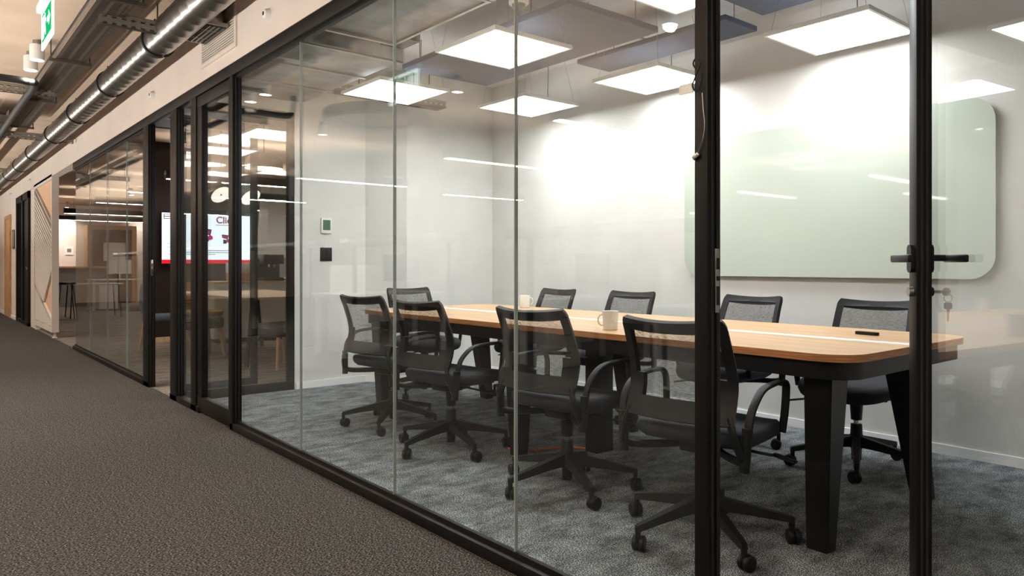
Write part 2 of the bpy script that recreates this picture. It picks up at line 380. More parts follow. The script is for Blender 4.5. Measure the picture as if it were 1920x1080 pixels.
# local x runs from the hinge to the lock edge, local y to the corridor-facing side (+)
LW = .842
MB().b2(LW-.055, LW, -.012, .030, 0.012, 2.30, .003).b2(0, .05, -.012, .030, .012, 2.30, .003).build('stile', 'frame', d1)
MB().b2(.05, LW-.055, -.012, .030, .012, .09, .003).b2(.05, LW-.055, -.012, .030, 2.22, 2.30, .003).build('rail', 'frame', d1)
MB().b2(LW-.059, LW-.054, .000, .006, .09, 2.22).b2(LW-.059, LW-.054, .014, .020, .09, 2.22).build('gasket', 'seal', d1)
MB().b2(.045, LW-.05, -.009, .001, .085, 2.225).build('pane', 'glass', d1, False)
def lever(sgn, nm):
    y0 = .030 if sgn > 0 else -.012
    cx = LW-.026
    o = MB().prism(rrect(cx-.016, cx+.016, 1.05, 1.13, .014), 0, sgn*.010, XZ(y0)).build(nm, 'black', d1)
    MB().cyl((cx, y0, 1.092), (cx, y0+sgn*.052, 1.092), .0095).box((cx-.055, y0+sgn*.050, 1.090), (.135, .014, .022), None, .005).build('lever', 'black', o)
    MB().cyl((cx, y0, .995), (cx, y0+sgn*.012, .995), .014, .013, 20).build('lock_cylinder', 'steel' if sgn > 0 else 'black', o)
    return o
lever(1, 'handle'); lever(-1, 'handle')
# hinges
MB().cyl((0.0, .036, .25), (0.0, .036, .35), .009).cyl((0, .036, 1.95), (0, .036, 2.05), .009).build('hinge', 'frame', d1)
# keys hanging in the room-side cylinder
def Ld(x, y, z):
    a = R(90)-AL
    return Vector((HIN.x+x*math.cos(a)-y*math.sin(a), HIN.y+x*math.sin(a)+y*math.cos(a), z))
kr = thing('key_ring', 'small bunch of keys hanging from the door lock', 'keys', Ld(LW-.026, -.024, .995), R(90)-AL)
k = MB()
k.b2(-.0012, .0012, -.026, 0, -.004, .004)
k.lathe([(0, -.0012), (.012, -.0012), (.012, .0012), (0, .0012)], (0, -.036, 0), 20, Matrix.Rotation(R(90), 3, 'Y')).build('key', 'key', kr)
k = MB(); k.sweep([(0, -.041+.011*math.cos(a*PI/8), -.018+.011*math.sin(a*PI/8)) for a in range(16)], .0011, .0011, (1, 0, 0), 6, True, True).build('ring', 'key', kr)
k = MB(); k.prism(rrect(-.052, -.030, -.050, -.031, .005), -.0012, .0012, lambda a, b, z: Vector((z, a, b)))
k.b2(-.0012, .0012, -.045, -.037, -.062, -.05).prism([(-.044, -.062), (-.038, -.062), (-.038, -.082), (-.041, -.086), (-.043, -.082)], -.0012, .0012, lambda a, b, z: Vector((z, a, b))).build('key', 'key', kr)

# door of the meeting room, standing open inwards along the partition
d3 = thing('door_3', 'glass door leaf standing open into the meeting room', 'door', (1.685, 6.262, 0), R(4), None, 'structure')
MB().b2(0, .05, -.02, .02, .012, 2.30, .003).b2(.60, .655, -.02, .02, .012, 2.30, .003).build('stile', 'frame', d3)
MB().b2(.05, .60, -.02, .02, .012, .10, .003).b2(.05, .60, -.02, .02, 2.22, 2.30, .003).build('rail', 'frame', d3)
MB().b2(.045, .605, -.005, .005, .095, 2.225).build('pane', 'glass', d3, False)

# loose contact cable on the first post
ct = thing('door_contact_cable', 'thin cable and small contact hanging on the black post beside the doorway', 'cable', (XG, 1.155, 1.40))
P = [(-.006, .012, .19), (-.010, .018, .205), (-.014, .008, .215), (-.012, -.004, .20), (-.010, .004, .185), (-.012, .012, .165), (-.016, .016, .145), (-.012, .006, .130), (-.010, -.006, .15), (-.012, -.010, .175)]
def cr_(p, n=5):
    out = []; p = [Vector(q) for q in p]
    for i in range(len(p)-1):
        a = p[max(i-1, 0)]; b = p[i]; c = p[i+1]; d = p[min(i+2, len(p)-1)]
        for t in range(n):
            t /= n; out.append(.5*((2*b)+(c-a)*t+(2*a-5*b+4*c-d)*t*t+(3*b-a-3*c+d)*t**3))
    return out+[p[-1]]
MB().sweep(cr_(P), .0022, .0022, (1, 0, 0), 6).build('loop', 'rubber', ct)
MB().sweep(cr_([(-.004, -.006, .125), (-.005, -.010, .08), (-.005, -.014, .04), (-.005, -.008, .0), (-.005, .006, -.03), (-.005, .012, -.045)]), .0014, .0014, (1, 0, 0), 6).build('wire', 'steel', ct)
MB().box((-.006, .012, -.040), (.008, .022, .012), Matrix.Rotation(R(-35), 3, 'X'), .002).build('contact', 'steel', ct)
MB().box((-.004, .045, .145), (.003, .045, .026), None).build('tag', 'paper', ct)

# ------------------------------------------------------------------ conference table
TX0, TX1, TY0, TY1 = 2.53, 3.72, 1.195, 4.82
tb = thing('conference_table', 'long oak conference table on black tapered legs with a white centre strip', 'table', (0, 0, 0))
top = MB().prism(rrect(TX0, TX1, TY0, TY1, .15, 10), .722, .75).build('tabletop', 'oak', tb, True, 30)
top.data.materials.append(M['oak_edge'])
for p in top.data.polygons:
    if abs(p.normal.z) < .5: p.material_index = 1
MB().b2(3.09, 3.16, TY0-.0015, TY1+.0015, .7215, .7508).build('cable_strip', pbr('white_centre_strip', srgb(252, 252, 252), .25), tb)
MB().prism(rrect(TX0+.025, TX1-.025, TY0+.02, TY1-.02, .13, 10), .655, .7218).build('apron', 'black_steel', tb)
def table_leg(xt, xb, y, sg):
    o = MB(); bm = o.bm
    def ring(x, z, w, d): return [bm.verts.new((x+sx*w/2, y+sy*d/2, z)) for sx, sy in ((-1, -1), (1, -1), (1, 1), (-1, 1))]
    a = ring(xt, .656, .135, .11); b = ring(xb, .0, .065, .085)
    bm.faces.new(a); bm.faces.new(b[::-1])
    for i in range(4): bm.faces.new((a[i], b[i], b[(i+1) % 4], a[(i+1) % 4]))
    bmesh.ops.bevel(bm, geom=[e for e in bm.edges], offset=.004, segments=2, affect='EDGES')
    return o.build('leg', 'black_steel', tb)
for y in (1.36, 3.12, 4.64):
    table_leg(2.685 if y < 2 else 2.64, 2.645, y, 1); table_leg(3.36 if y < 2 else 3.5, 3.59, y, -1)
MB().b2(3.0, 3.14, 2.86, 2.95, 0, .656, .004).build('cable_riser', 'black_steel', tb)

def mug(loc, rz, label):
    t = thing('mug', label, 'mug', loc, rz, 'white mugs on the conference table')
    pr = [(0, 0), (.033, 0), (.036, .003), (.041, .092), (.0405, .094), (.038, .092), (.033, .008), (0, .006)]
    MB().lathe(pr, (0, 0, 0), 32).build('body', 'cup', t)
    MB().sweep([(.039+.024*math.sin(a*PI/10)*(1.0), 0, .05+.028*math.cos(a*PI/10)) for a in range(11)], .005, .0045, (0, 1, 0), 8).build('handle', 'cup', t)
    return t
mug((2.69, 2.47, .7503), R(148), 'larger looking white mug near the front edge of the oak table')
mug((3.59, 4.17, .7503), R(-30), 'white mug at the far end of the oak table in front of a black chair')
rm = thing('remote_control', 'dark pocket remote lying on the oak table near the open door', 'remote', (3.405, 1.53, .7503), R(80))
MB().prism(rrect(-.055, .055, -.018, .018, .014), 0, .014).build('body', 'black_soft', rm)
MB().prism(rrect(-.035, .0, -.010, .010, .004), .0138, .016).build('button', 'grey_plastic', rm)
mk = thing('marker_pen', 'green and black marker pen lying on the white strip of the table', 'pen', (3.20, 2.27, .7605), R(25))
MB().cyl((-.06, 0, 0), (.03, 0, 0), .0095, None, 14).build('barrel', 'green_marker', mk)
MB().cyl((.03, 0, 0), (.065, 0, 0), .0095, .0085, 14).build('cap', 'black', mk)
oc = tag(MB().sweep(cr_([(2.68, 3.26, .006), (2.76, 3.14, .006), (2.9, 3.1, .006), (2.98, 3.05, .006), (3.02, 2.955, .01)]), .006, .006, (0, 0, 1), 8).build('power_cable', 'orange'), 'thin orange cable lying on the grey carpet under the table', 'cable')

# ------------------------------------------------------------------ office chairs (local +x is the sitting direction)
def interp(tab, v):
    for (a, xa), (b, xb) in zip(tab, tab[1:]):
        if v <= b:
            t = (v-a)/(b-a); t = t*t*(3-2*t) if False else t
            return xa+(xb-xa)*t
    return tab[-1][1]
BX = [(.49, -.222), (.52, -.210), (.57, -.190), (.62, -.178), (.66, -.178), (.72, -.195), (.80, -.228), (.885, -.268)]
def back_pt(u, z, off=0):
    hw = .212 if z < .66 else .212-.010*(z-.66)/.22
    x = interp(BX, z)+.045*u*u - .045 + off
    zz = z - (.014*(1-abs(u)**2) if z > .85 else 0)
    return Vector((x, u*hw, zz))
def make_chair():
    t = thing('office_chair', 'x', 'chair')
    # seat
    m = MB(); bm = m.bm; seg = 40; rings = []
    for sc, z in ((.0, .392), (.55, .390), (.88, .40), (.97, .415), (1.0, .435), (.99, .455), (.94, .468), (.75, .468), (.35, .460), (0, .457)):
        ring = []
        for i in range(seg if sc else 1):
            a = 2*PI*i/seg; c, s_ = math.cos(a), math.sin(a); e = 2/3.4
            x = .258*sc*math.copysign(abs(c)**e, c)+.032 if sc else .032
            y = .245*sc*math.copysign(abs(s_)**e, s_) if sc else 0
            zz = z-.035*max(0, (x-.13)/.155)**2+.026*max(0, (-x-.10)/.13)**2
            ring.append(bm.verts.new((x, y, zz)))
        rings.append(ring)
    for a, b in zip(rings, rings[1:]):
        for i in range(seg):
            j = (i+1) % seg
            if len(a) == 1: bm.faces.new((a[0], b[j], b[i]))
            elif len(b) == 1: bm.faces.new((a[i], a[j], b[0]))
            else: bm.faces.new((a[i], a[j], b[j], b[i]))
    m.build('seat', 'fabric', t, True, 60)
    # backrest frame (ring with an opening) and its net
    nu, nv = 24, 26; z0, z1 = .498, .885
    def inside(u, z):
        lim = .80 if z > .665 else .70
        return abs(u) < lim and .572 < z < .842
    us = [-1+2*i/nu for i in range(nu+1)]; zs = [z0+(z1-z0)*j/nv for j in range(nv+1)]
    for kind in ('frame', 'net'):
        m = MB(); bm = m.bm; V = {}
        def gv(i, j):
            if (i, j) not in V:
                u, z = us[i], zs[j]
                # round the two upper corners
                V[(i, j)] = bm.verts.new(back_pt(u*(1-.06*max(0, (z-.85)/.035)**2*abs(u)), z, -.004 if kind == 'net' else 0))
            return V[(i, j)]
        for i in range(nu):
            for j in range(nv):
                uc = (us[i]+us[i+1])/2; zc = (zs[j]+zs[j+1])/2
                if inside(uc, zc) == (kind == 'net'):
                    bm.faces.new((gv(i, j), gv(i+1, j), gv(i+1, j+1), gv(i, j+1)))
        if kind == 'frame':
            bmesh.ops.recalc_face_normals(bm, faces=bm.faces[:])
            bmesh.ops.solidify(bm, geom=bm.faces[:], thickness=.020)
            bk = m.build('backrest', 'black_soft', t, True, 50)
        else:
            bmesh.ops.solidify(bm, geom=bm.faces[:], thickness=.0012)
            m.build('net', 'net', bk, True, 50)
    for s in (-1, 1):
        P = cr_([(-.205, s*.245, .37), (-.20, s*.252, .46), (-.185, s*.258, .54), (-.150, s*.262, .585), (-.09, s*.262, .618), (-.01, s*.262, .628), (.10, s*.262, .628), (.145, s*.262, .617), (.162, s*.258, .58), (.158, s*.254, .50), (.150, s*.246, .425)])
        ar = MB().sweep(P, .016, .010, (0, 1, 0), 10).cyl((-.207, s*.243, .345), (-.199, s*.253, .50), .019, .019, 14)
        ar.build('armrest', 'black_soft', t)
    # tilt mechanism, with the bracket arms that carry the backrest
    m = MB().box((0, 0, .375), (.20, .13, .05), None, .012)
    for s in (-1, 1):
        m.sweep(cr_([(-.02, s*.05, .375), (-.12, s*.13, .372), (-.20, s*.235, .378), (-.236, s*.225, .45), (-.225, s*.195, .53)]), .016, .012, (0, 0, 1), 8)
        m.sweep([(.02, s*.04, .375), (.15, s*.20, .405)], .014, .010, (0, 0, 1), 8)
    m.build('tilt_mechanism', 'black', t)
    MB().sweep(cr_([(.03, -.05, .37), (.06, -.16, .355), (.085, -.235, .345)]), .006, .006, (0, 0, 1), 8).box((.10, -.275, .338), (.035, .09, .010), Matrix.Rotation(R(12), 3, 'X'), .004).build('lever', 'black', t)
    MB().cyl((0, 0, .255), (0, 0, .36), .027, .034, 20).build('gas_lift', 'black', t)
    bs = MB().lathe([(0, .045), (.024, .045), (.026, .10), (.036, .115), (.036, .165), (.030, .18), (.028, .232), (.0, .232)], (0, 0, 0), 20)
    bm = bs.bm
    for k in range(5):
        a = 2*PI*k/5; d = Vector((math.cos(a), math.sin(a), 0)); n = Vector((-d.y, d.x, 0))
        prev = None
        for r, zt, zb, w in ((.02, .172, .115, .024), (.12, .150, .108, .021), (.24, .122, .092, .017), (.318, .104, .080, .014), (.332, .100, .078, .012)):
            ring = [bm.verts.new(d*r+n*w*sx+Vector((0, 0, z))) for sx, z in ((-1, zb), (1, zb), (.8, zt), (-.8, zt))]
            if prev:
                for i in range(4): bm.faces.new((prev[i], prev[(i+1) % 4], ring[(i+1) % 4], ring[i]))
            else: bm.faces.new(ring)
            prev = ring
        bm.faces.new(prev[::-1])
    base = bs.build('base', 'black_soft', t)
    ch = MB().cyl((0, 0, .225), (0, 0, .262), .0145, None, 16).build('chrome_piston', 'chrome', t); ch['label'] = 'chrome piston'
    # caster
    for k in range(5):
        a = 2*PI*k/5; px, py = .325*math.cos(a), .325*math.sin(a); sw = a+R((40, -70, 100, 20, 150)[k])
        c = MB()
        rm_ = Matrix.Rotation(sw, 3, 'Z') @ Matrix.Rotation(R(90), 3, 'X')
        ex = Vector((math.cos(sw), math.sin(sw), 0))*.014
        for s in (-1, 1):
            ax = Matrix.Rotation(sw, 3, 'Z') @ Vector((0, s*.013, 0))
            c.lathe([(0, -.010), (.024, -.010), (.029, -.006), (.030, 0), (.029, .006), (.024, .010), (0, .010)], Vector((px, py, .0302))-ex+ax, 20, rm_)
        c.cyl((px, py, .04), (px, py, .095), .010, .012, 12)
        c.box(Vector((px, py, .048))-ex*.5, (.034, .012, .026), Matrix.Rotation(sw, 3, 'Z'), .004)
        c.build('caster', 'black', base)
    return t
CH = [ # x, y, facing, base angle, label
    (2.50, 4.26, 12, 152, 'black mesh chair with its back to the glass, second pane, nearest the glass partition'),
    (2.43, 3.48, 9, 186, 'black mesh chair with its back to the glass, between the mug and the partition-side chair'),
    (2.43, 2.51, 8, 173, 'black mesh chair with its back to the glass, directly in front of the white mug'),
    (2.41, 1.71, 10, 167, 'black mesh chair with its back to the glass, partly hidden by the black doorway post'),
    (3.86, 1.79, 184, 205, 'black mesh chair against the board wall, behind the dark remote on the table'),
    (3.86, 2.58, 179, 60, 'black mesh chair against the board wall, behind the green marker pen'),
    (3.86, 3.56, 183, 20, 'black mesh chair against the board wall, below the far edge of the glass board'),
    (3.86, 4.38, 178, 196, 'black mesh chair against the board wall, beside the mug at the far end'),
    (3.30, 5.11, 268, 210, 'black mesh chair at the far head of the table, facing along it'),
]
proto = make_chair()
for i, (x, y, f, ba, lb) in enumerate(CH):
    o = proto if i == 0 else copy_tree(proto)
    o.location = (x, y, 0); o.rotation_euler = (0, 0, R(f)); o['label'] = lb; o['group'] = 'black mesh office chairs round the conference table'
    for c in o.children:
        if c.name.startswith('base'): c.rotation_euler = (0, 0, R(ba-f))

# ------------------------------------------------------------------ glass board on the wall
gb = thing('glass_board', 'large pale green glass writing board with rounded corners on the wall', 'whiteboard', (0, 0, 0))
bo = MB().prism(rrect(1.335, 3.365, .995, 1.992, .13, 12), 0, -.006, YZ(XB-.032)).build('board', 'board', gb, True, 30)
MB().prism(rrect(1.345, 3.355, 1.005, 1.982, .12, 12), 0, .005, YZ(XB-.0319)).build('backing', 'board_edge', gb, True, 30)
for y in (1.55, 3.15):
    for z in (1.12, 1.86): MB().cyl((XB-.03, y, z), (XB-.0005, y, z), .012).build('spacer', 'steel', gb)

# ------------------------------------------------------------------ conference room services
LP = [(4.11, 2.0, 'square ceiling light nearest the open door, above the glass board'),
      (2.82, 3.48, 'square ceiling light above the middle of the table, glass side'),
      (4.11, 3.37, 'square ceiling light in the middle of the board-wall row'),
      (3.98, 4.58, 'square ceiling light in the board-wall row nearest the end wall'),
      (2.87, 4.86, 'square ceiling light below the metal duct, nearest the glass partition'),
      (2.82, 2.10, 'square ceiling light cut off by the top of the picture above the first chair')]
lt = None
for i, (x, y, lb) in enumerate(LP):
    if lt is None:
        lt = thing('ceiling_light', lb, 'ceiling light')
        f = MB()
        f.b2(-.302, .302, -.302, .302, .012, .022, .003)
        for a, b, c, d in ((-.302, -.286, -.302, .302), (.286, .302, -.302, .302), (-.286, .286, -.302, -.286), (-.286, .286, .286, .302)): f.b2(a, b, c, d, -.002, .013)
        f.build('housing', 'white', lt)
        MB().b2(-.286, .286, -.286, .286, .0, .010).build('diffuser', 'panel', lt, False)
        MB().b2(-.27, .27, -.27, .27, .022, .0225).build('upper_diffuser', 'panel_up', lt, False)
        for sx in (-1, 1):
            for sy in (-1, 1):
                MB().cyl((sx*.27, sy*.27, .034), (sx*.20, sy*.20, CR-2.4), .0013, None, 6).build('suspension_wire', 'steel', lt)
        MB().cyl((.22, .0, .034), (.25, .02, CR-2.4), .004, None, 8).build('power_lead', 'grey_plastic', lt)
        o = lt
    else: o = copy_tree(lt)
    o.location = (x, y, 2.398); o['label'] = lb; o['group'] = 'square light panels in the conference room'
# rectangular ducts
du = thing('rectangular_duct', 'large galvanised air duct under the slab just inside the glass', 'air duct')
MB().b2(1.74, 2.41, .4, 4.12, 2.51, 2.82, .004).build('body', 'galv', du)
for y in (.9, 2.0, 3.06, 3.10, 4.10):
    MB().b2(1.725, 2.425, y-.012, y+.012, 2.495, 2.835).build('flange', 'steel', du)
MB().b2(2.405, 2.425, .4, 4.12, 2.498, 2.512).build('hanger_rail', 'steel', du)
du = thing('rectangular_duct', 'wider galvanised duct section nearest the glass partition', 'air duct')
MB().b2(1.74, 2.60, 4.30, 5.95, 2.47, 2.80, .004).build('body', 'galv', du)
for y in (4.32, 4.85, 5.4): MB().b2(1.73, 2.612, y-.010, y+.010, 2.458, 2.81).build('flange', 'steel', du)
MB().b2(2.43, 2.60, 4.08, 4.30, 2.55, 2.80).build('connector', 'galv_dark', du)
for nm, (a, b, c, d, z, t_), lb in (('a', (2.86, 3.66, 2.95, 4.74, 2.55, .04), 'slate grey acoustic raft hanging above the middle of the table'),
                                    ('b', (3.90, 4.26, 2.62, 3.92, 2.60, .035), 'narrow slate grey acoustic raft beside the board wall'),
                                    ('c', (3.25, 4.12, 1.10, 2.50, 2.64, .04), 'slate grey acoustic raft above the near end of the table')):
    rf = thing('acoustic_raft', lb, 'acoustic panel', (0, 0, 0), 0, 'acoustic rafts in the conference room')
    MB().b2(a, b, c, d, z, z+t_, .004).build('panel', 'raft', rf)
    for sx in (a+.08, b-.08):
        for sy in (c+.12, d-.12): MB().cyl((sx, sy, z+t_), (sx, sy, CR), .004, None, 8).build('hanger', 'steel', rf)
sd = thing('smoke_detector', 'white domed detector hanging below the conference room slab', 'smoke detector', (2.565, 3.03, 2.50))
MB().lathe([(0, .045), (.05, .045), (.055, .03), (.055, .005), (.05, -.002), (0, -.002)], (0, 0, 0), 28).build('housing', 'white', sd)
MB().lathe([(.038, -.002), (.034, -.018), (.02, -.03), (0, -.034)], (0, 0, 0), 24).build('dome', 'grey_plastic', sd)
MB().cyl((0, 0, .045), (0, 0, CR-2.50), .012, None, 12).build('stem', 'white', sd)
jb = thing('junction_box', 'small grey junction box on a ceiling conduit above the table', 'junction box', (3.55, 3.42, 2.70))
MB().box((0, 0, 0), (.13, .10, .06), None, .006).build('box', 'grey_plastic', jb)
MB().cyl((0, 0, 0), (.9, -.03, .0), .008, None, 10).build('conduit', 'steel', jb)
MB().cyl((0, .04, .03), (0, .04, CR-2.70), .006, None, 8).build('hanger', 'steel', jb)
ctr = thing('cable_tray', 'short slotted cable tray across the end of the conference room', 'cable tray', (0, 0, 0))
MB().b2(2.65, 3.75, 5.45, 5.46, 2.50, 2.56).build('side', 'strut', ctr); MB().b2(2.65, 3.75, 5.45, 5.60, 2.50, 2.505).build('bed', 'galv_dark', ctr)
MB().cyl((2.9, 5.5, 2.56), (2.9, 5.5, CR), .005).cyl((3.6, 5.5, 2.56), (3.6, 5.5, CR), .005).build('hanger', 'rod', ctr)
# wall control beside the partition
wc = thing('wall_controller', 'white room controller with a green screen on the end wall', 'wall controller', (2.85, 6.02, 1.42))
MB().b2(-.05, .05, -.016, 0, -.065, .075, .006).build('housing', 'white', wc)
MB().b2(-.035, .035, -.018, -.0155, -.035, .055).build('screen', pbr('green_lcd', srgb(64, 104, 84), .25), wc)
ws = thing('light_switch', 'black double switch below the white controller on the end wall', 'switch', (2.85, 6.02, 1.17))
MB().b2(-.055, .055, -.010, 0, -.06, .06, .004).build('plate', 'black', ws)
MB().b2(-.045, -.002, -.014, -.009, -.05, .05, .002).build('rocker', 'black_soft', ws); MB().b2(.002, .045, -.014, -.009, -.05, .05, .002).build('rocker', 'black_soft', ws)

# ------------------------------------------------------------------ corridor ceiling services
sdct = thing('spiral_duct', 'round silver air duct running along the corridor wall', 'air duct', (1.345, 0, 2.645))
RD = .105
m = MB(); bm = m.bm; seg = 40; ys = [2.0+i*.155 for i in range(135)]; prev = None
for i, y in enumerate(ys):
    for dy, rr in ((0, RD), (.006, RD+.0012), (.012, RD)):
        ring = [bm.verts.new((rr*math.cos(2*PI*k/seg), y+dy, rr*math.sin(2*PI*k/seg))) for k in range(seg)]
        if prev:
            for k in range(seg): bm.faces.new((prev[k], prev[(k+1) % seg], ring[(k+1) % seg], ring[k]))
        prev = ring
m.build('tube', 'spiral', sdct, True, 60)
for y in (3.95, 5.5, 7.06, 8.62, 10.2, 12.05, 13.65, 15.2, 17, 19, 21):
    c = MB().sweep([((RD+.006)*math.cos(2*PI*k/32), y, (RD+.006)*math.sin(2*PI*k/32)) for k in range(32)], .006, .014, (0, 0, 1) if False else (1, 0, .3), 6, True, True)
    c.cyl((0, y, RD), (0, y, CE-2.6455), .005, None, 8).box((0, y, CE-2.645-.012), (.06, .012, .012))
    c.build('clamp', 'rubber', sdct)
# outlet box of the duct
ob = thing('air_outlet', 'square metal air outlet with black slots hanging from the round duct', 'air outlet', (1.455, 5.03, 2.655))
MB().b2(.004, .12, -.19, .19, -.02, .12, .003).build('neck', 'steel', ob)
MB().b2(.0, .138, -.24, .24, -.040, -.018).build('flange', 'steel', ob)
MB().b2(.010, .128, -.21, .21, -.044, -.0395).build('grille', 'seal', ob)
g = MB()
for i in range(2): g.b2(.010, .128, -.10+i*.2-.003, -.10+i*.2+.003, -.046, -.0435)
for i in range(4): g.b2(.030+i*.029-.004, .030+i*.029+.004, -.21, .21, -.048, -.0435)
g.build('louvre', 'steel', ob)
vg = thing('ventilation_grille', 'pale louvred grille in the wall above the glass front', 'vent', (XG, 5.04, 2.63))
g = MB()
for a, b, c, d in ((-.36, .36, .135, .16), (-.36, .36, -.16, -.135), (-.36, -.33, -.135, .135), (.33, .36, -.135, .135)): g.b2(-.012, .0, a, b, c, d)
g.build('frame', 'wall_warm', vg)
MB().b2(-.002, .0, -.33, .33, -.135, .135).build('backing', 'seal', vg)
g = MB()
for i in range(16):
    g.box((-.007, 0, -.126+i*.0168), (.009, .66, .0045), Matrix.Rotation(R(15), 3, 'Y'))
g.build('louvre', 'wall_warm', vg)
for y, lb in ((4.15, 'small white wall sensor above the glass between the vent and the big panes'), (6.74, 'small white wall sensor above the open doorway'), (14.9, 'small white wall sensor above the dark far door'), (18.0, 'small white wall sensor above the wooden door')):
    s_ = thing('wall_sensor', lb, 'sensor', (XG, y, 2.53), 0, 'small sensors along the corridor wall')
    MB().lathe([(0, 0), (.032, 0), (.032, .012), (.026, .03), (.018, .034), (0, .034)], (0, 0, 0), 24, Matrix.Rotation(R(-90), 3, 'Y')).build('body', 'white', s_)
    MB().b2(-.037, -.033, -.008, .008, -.010, .010).build('lens', 'black', s_)
# cable trays
def tray(x0, x1, y0, y1, z, lb):
    t = thing('cable_tray', lb, 'cable tray', (0, 0, 0), 0, 'cable trays under the corridor ceiling')
    MB().b2(x0, x1, y0, y1, z, z+.002).build('bed', 'tray', t, False)
    MB().b2(x0+.02, x1-.02, y0, y1, z+.012, z+.035).build('cable_bundle', 'rubber', t, False)
    for x in (x0, x1): MB().b2(x-.001, x+.001, y0, y1, z, z+.06).build('side', 'tray_side', t, False)
    MB().b2(x0-.012, x0, y0, y1, z+.058, z+.061).b2(x1, x1+.012, y0, y1, z+.058, z+.061).build('lip', 'galv_dark', t, False)
    y = y0+.5
    while y < y1:
        g = MB().box(((x0+x1)/2, y, z-.012), (x1-x0+.08, .03, .02))
        for x in (x0-.03, x1+.03): g.cyl((x, y, z-.01), (x, y, CE), .005, None, 8)
        g.build('hanger', 'rod', t)
        y += 1.7
tray(.86, 1.06, 2.6, 9.9, 2.655, 'wide slotted cable tray beside the round duct')
tray(.62, .80, 9.2, 23, 2.64, 'far cable tray beyond the black pipe')
for y, x0, x1, z, lb in ((5.18, .92, 1.36, 2.60, 'slotted cross strut between the cable tray and the round duct'),
                         (7.75, .30, 1.02, 2.60, 'slotted cross strut behind the two white downlights'),
                         (10.5, .2, 1.58, 2.60, 'slotted cross strut passing under the far part of the round duct'),
                         (14.6, .2, 1.4, 2.60, 'farthest slotted cross strut under the corridor ceiling')):
    t = thing('ceiling_strut', lb, 'strut', (0, 0, 0), 0, 'slotted struts across the corridor ceiling')
    MB().b2(x0, x1, y-.02, y-.018, z, z+.075).b2(x0, x1, y+.018, y+.02, z, z+.075).build('web', 'strut', t, False)
    MB().b2(x0, x1, y-.02, y+.02, z-.003, z).b2(x0, x1, y-.02, y+.02, z+.075, z+.078).build('flange', 'galv_dark', t, False)
    MB().cyl((x0+.08, y, z+.07), (x0+.08, y, CE), .005).cyl((x1-.10, y, z+.07), (x1-.10, y, CE), .005).build('hanger', 'rod', t)
tag(MB().sweep(cr_([(.30, 7.05, 2.785), (.30, 7.05, 2.68), (.33, 7.05, 2.59), (.42, 7.05, 2.57), (.62, 7.05, 2.57), (.74, 7.07, 2.57), (.80, 7.18, 2.57), (.80, 8.2, 2.57), (.80, 12, 2.57), (.80, 23, 2.57)], 6), .03, .03, (0, 0, 1), 12).build('insulated_pipe', 'rubber'), 'black insulated pipe bending along under the cable tray', 'pipe')
for (x, y), lb in (((.755, 6.62), 'white cylinder downlight nearer the exit sign'), ((.755, 7.0), 'white cylinder downlight just behind the other one')):
    t = thing('downlight', lb, 'downlight', (x, y, 0), 0, 'white cylinder downlights in the corridor')
    MB().lathe([(0, 2.765), (.048, 2.765), (.05, 2.76), (.05, 2.65), (.046, 2.648), (.044, 2.66), (0, 2.66)], (0, 0, 0), 28).build('housing', 'white', t)
    MB().lathe([(0, 2.6515), (.0445, 2.6515), (.0445, 2.654), (0, 2.654)], (0, 0, 0), 24).build('lens', 'lens', t)
    MB().cyl((0, 0, 2.765), (0, 0, CE), .03, None, 16).build('mount', 'steel', t)
# exit sign
es = thing('exit_sign', 'lit green emergency exit sign hanging over the corridor', 'exit sign', (.56, 4.50, 2.36))
MB().b2(-.028, .022, -.20, .20, .085, .125, .004).build('housing', 'white', es)
MB().b2(-.004, .004, -.195, .195, -.115, .086).build('light_panel', 'sign_glow', es, False)
def sign_face(sg):
    fr = lambda a, b, z: Vector((sg*(.0045+z), a*(1 if sg > 0 else -1), b))
    f = MB().prism(rrect(-.165, .165, -.085, .065, .006), 0, .001, fr).build('green_face', 'sign_green', es, False)
    g = MB()
    pc = lambda cx, cy, r: [(cx+r*math.cos(2*PI*i/14), cy+r*math.sin(2*PI*i/14)) for i in range(14)]
    g.prism([(-.15, -.07), (-.085, -.07), (-.085, .05), (-.15, .05)], .001, .0013, fr)
    g2 = MB()
    g2.prism(pc(-.045, .042, .011), .0012, .002, fr)
    for pl in ([(-.055, .028), (-.03, .028), (-.038, -.015), (-.06, -.01)], [(-.03, .026), (-.012, .010), (-.004, .016), (-.006, .004), (-.018, .0), (-.036, .014)],
               [(-.056, .024), (-.078, .012), (-.078, -.012), (-.070, -.012), (-.068, .006), (-.054, .012)],
               [(-.05, -.012), (-.038, -.014), (-.022, -.036), (-.022, -.066), (-.034, -.066), (-.036, -.042)], [(-.06, -.008), (-.05, -.014), (-.062, -.044), (-.09, -.048), (-.09, -.036), (-.070, -.034)],
               [(.03, .010), (.085, .010), (.085, .034), (.135, -.004), (.085, -.042), (.085, -.018), (.03, -.018)]):
        g2.prism(pl, .0012, .002, fr)
    g.build('door_pictogram', 'sign_white', f, False); g2.build('running_figure_and_arrow', 'sign_white', f, False)
sign_face(-1); sign_face(1)
MB().cyl((0, -.15, .125), (0, -.15, CE-2.36), .006).cyl((0, .15, .125), (0, .15, CE-2.36), .006).build('hanger', 'steel', es)

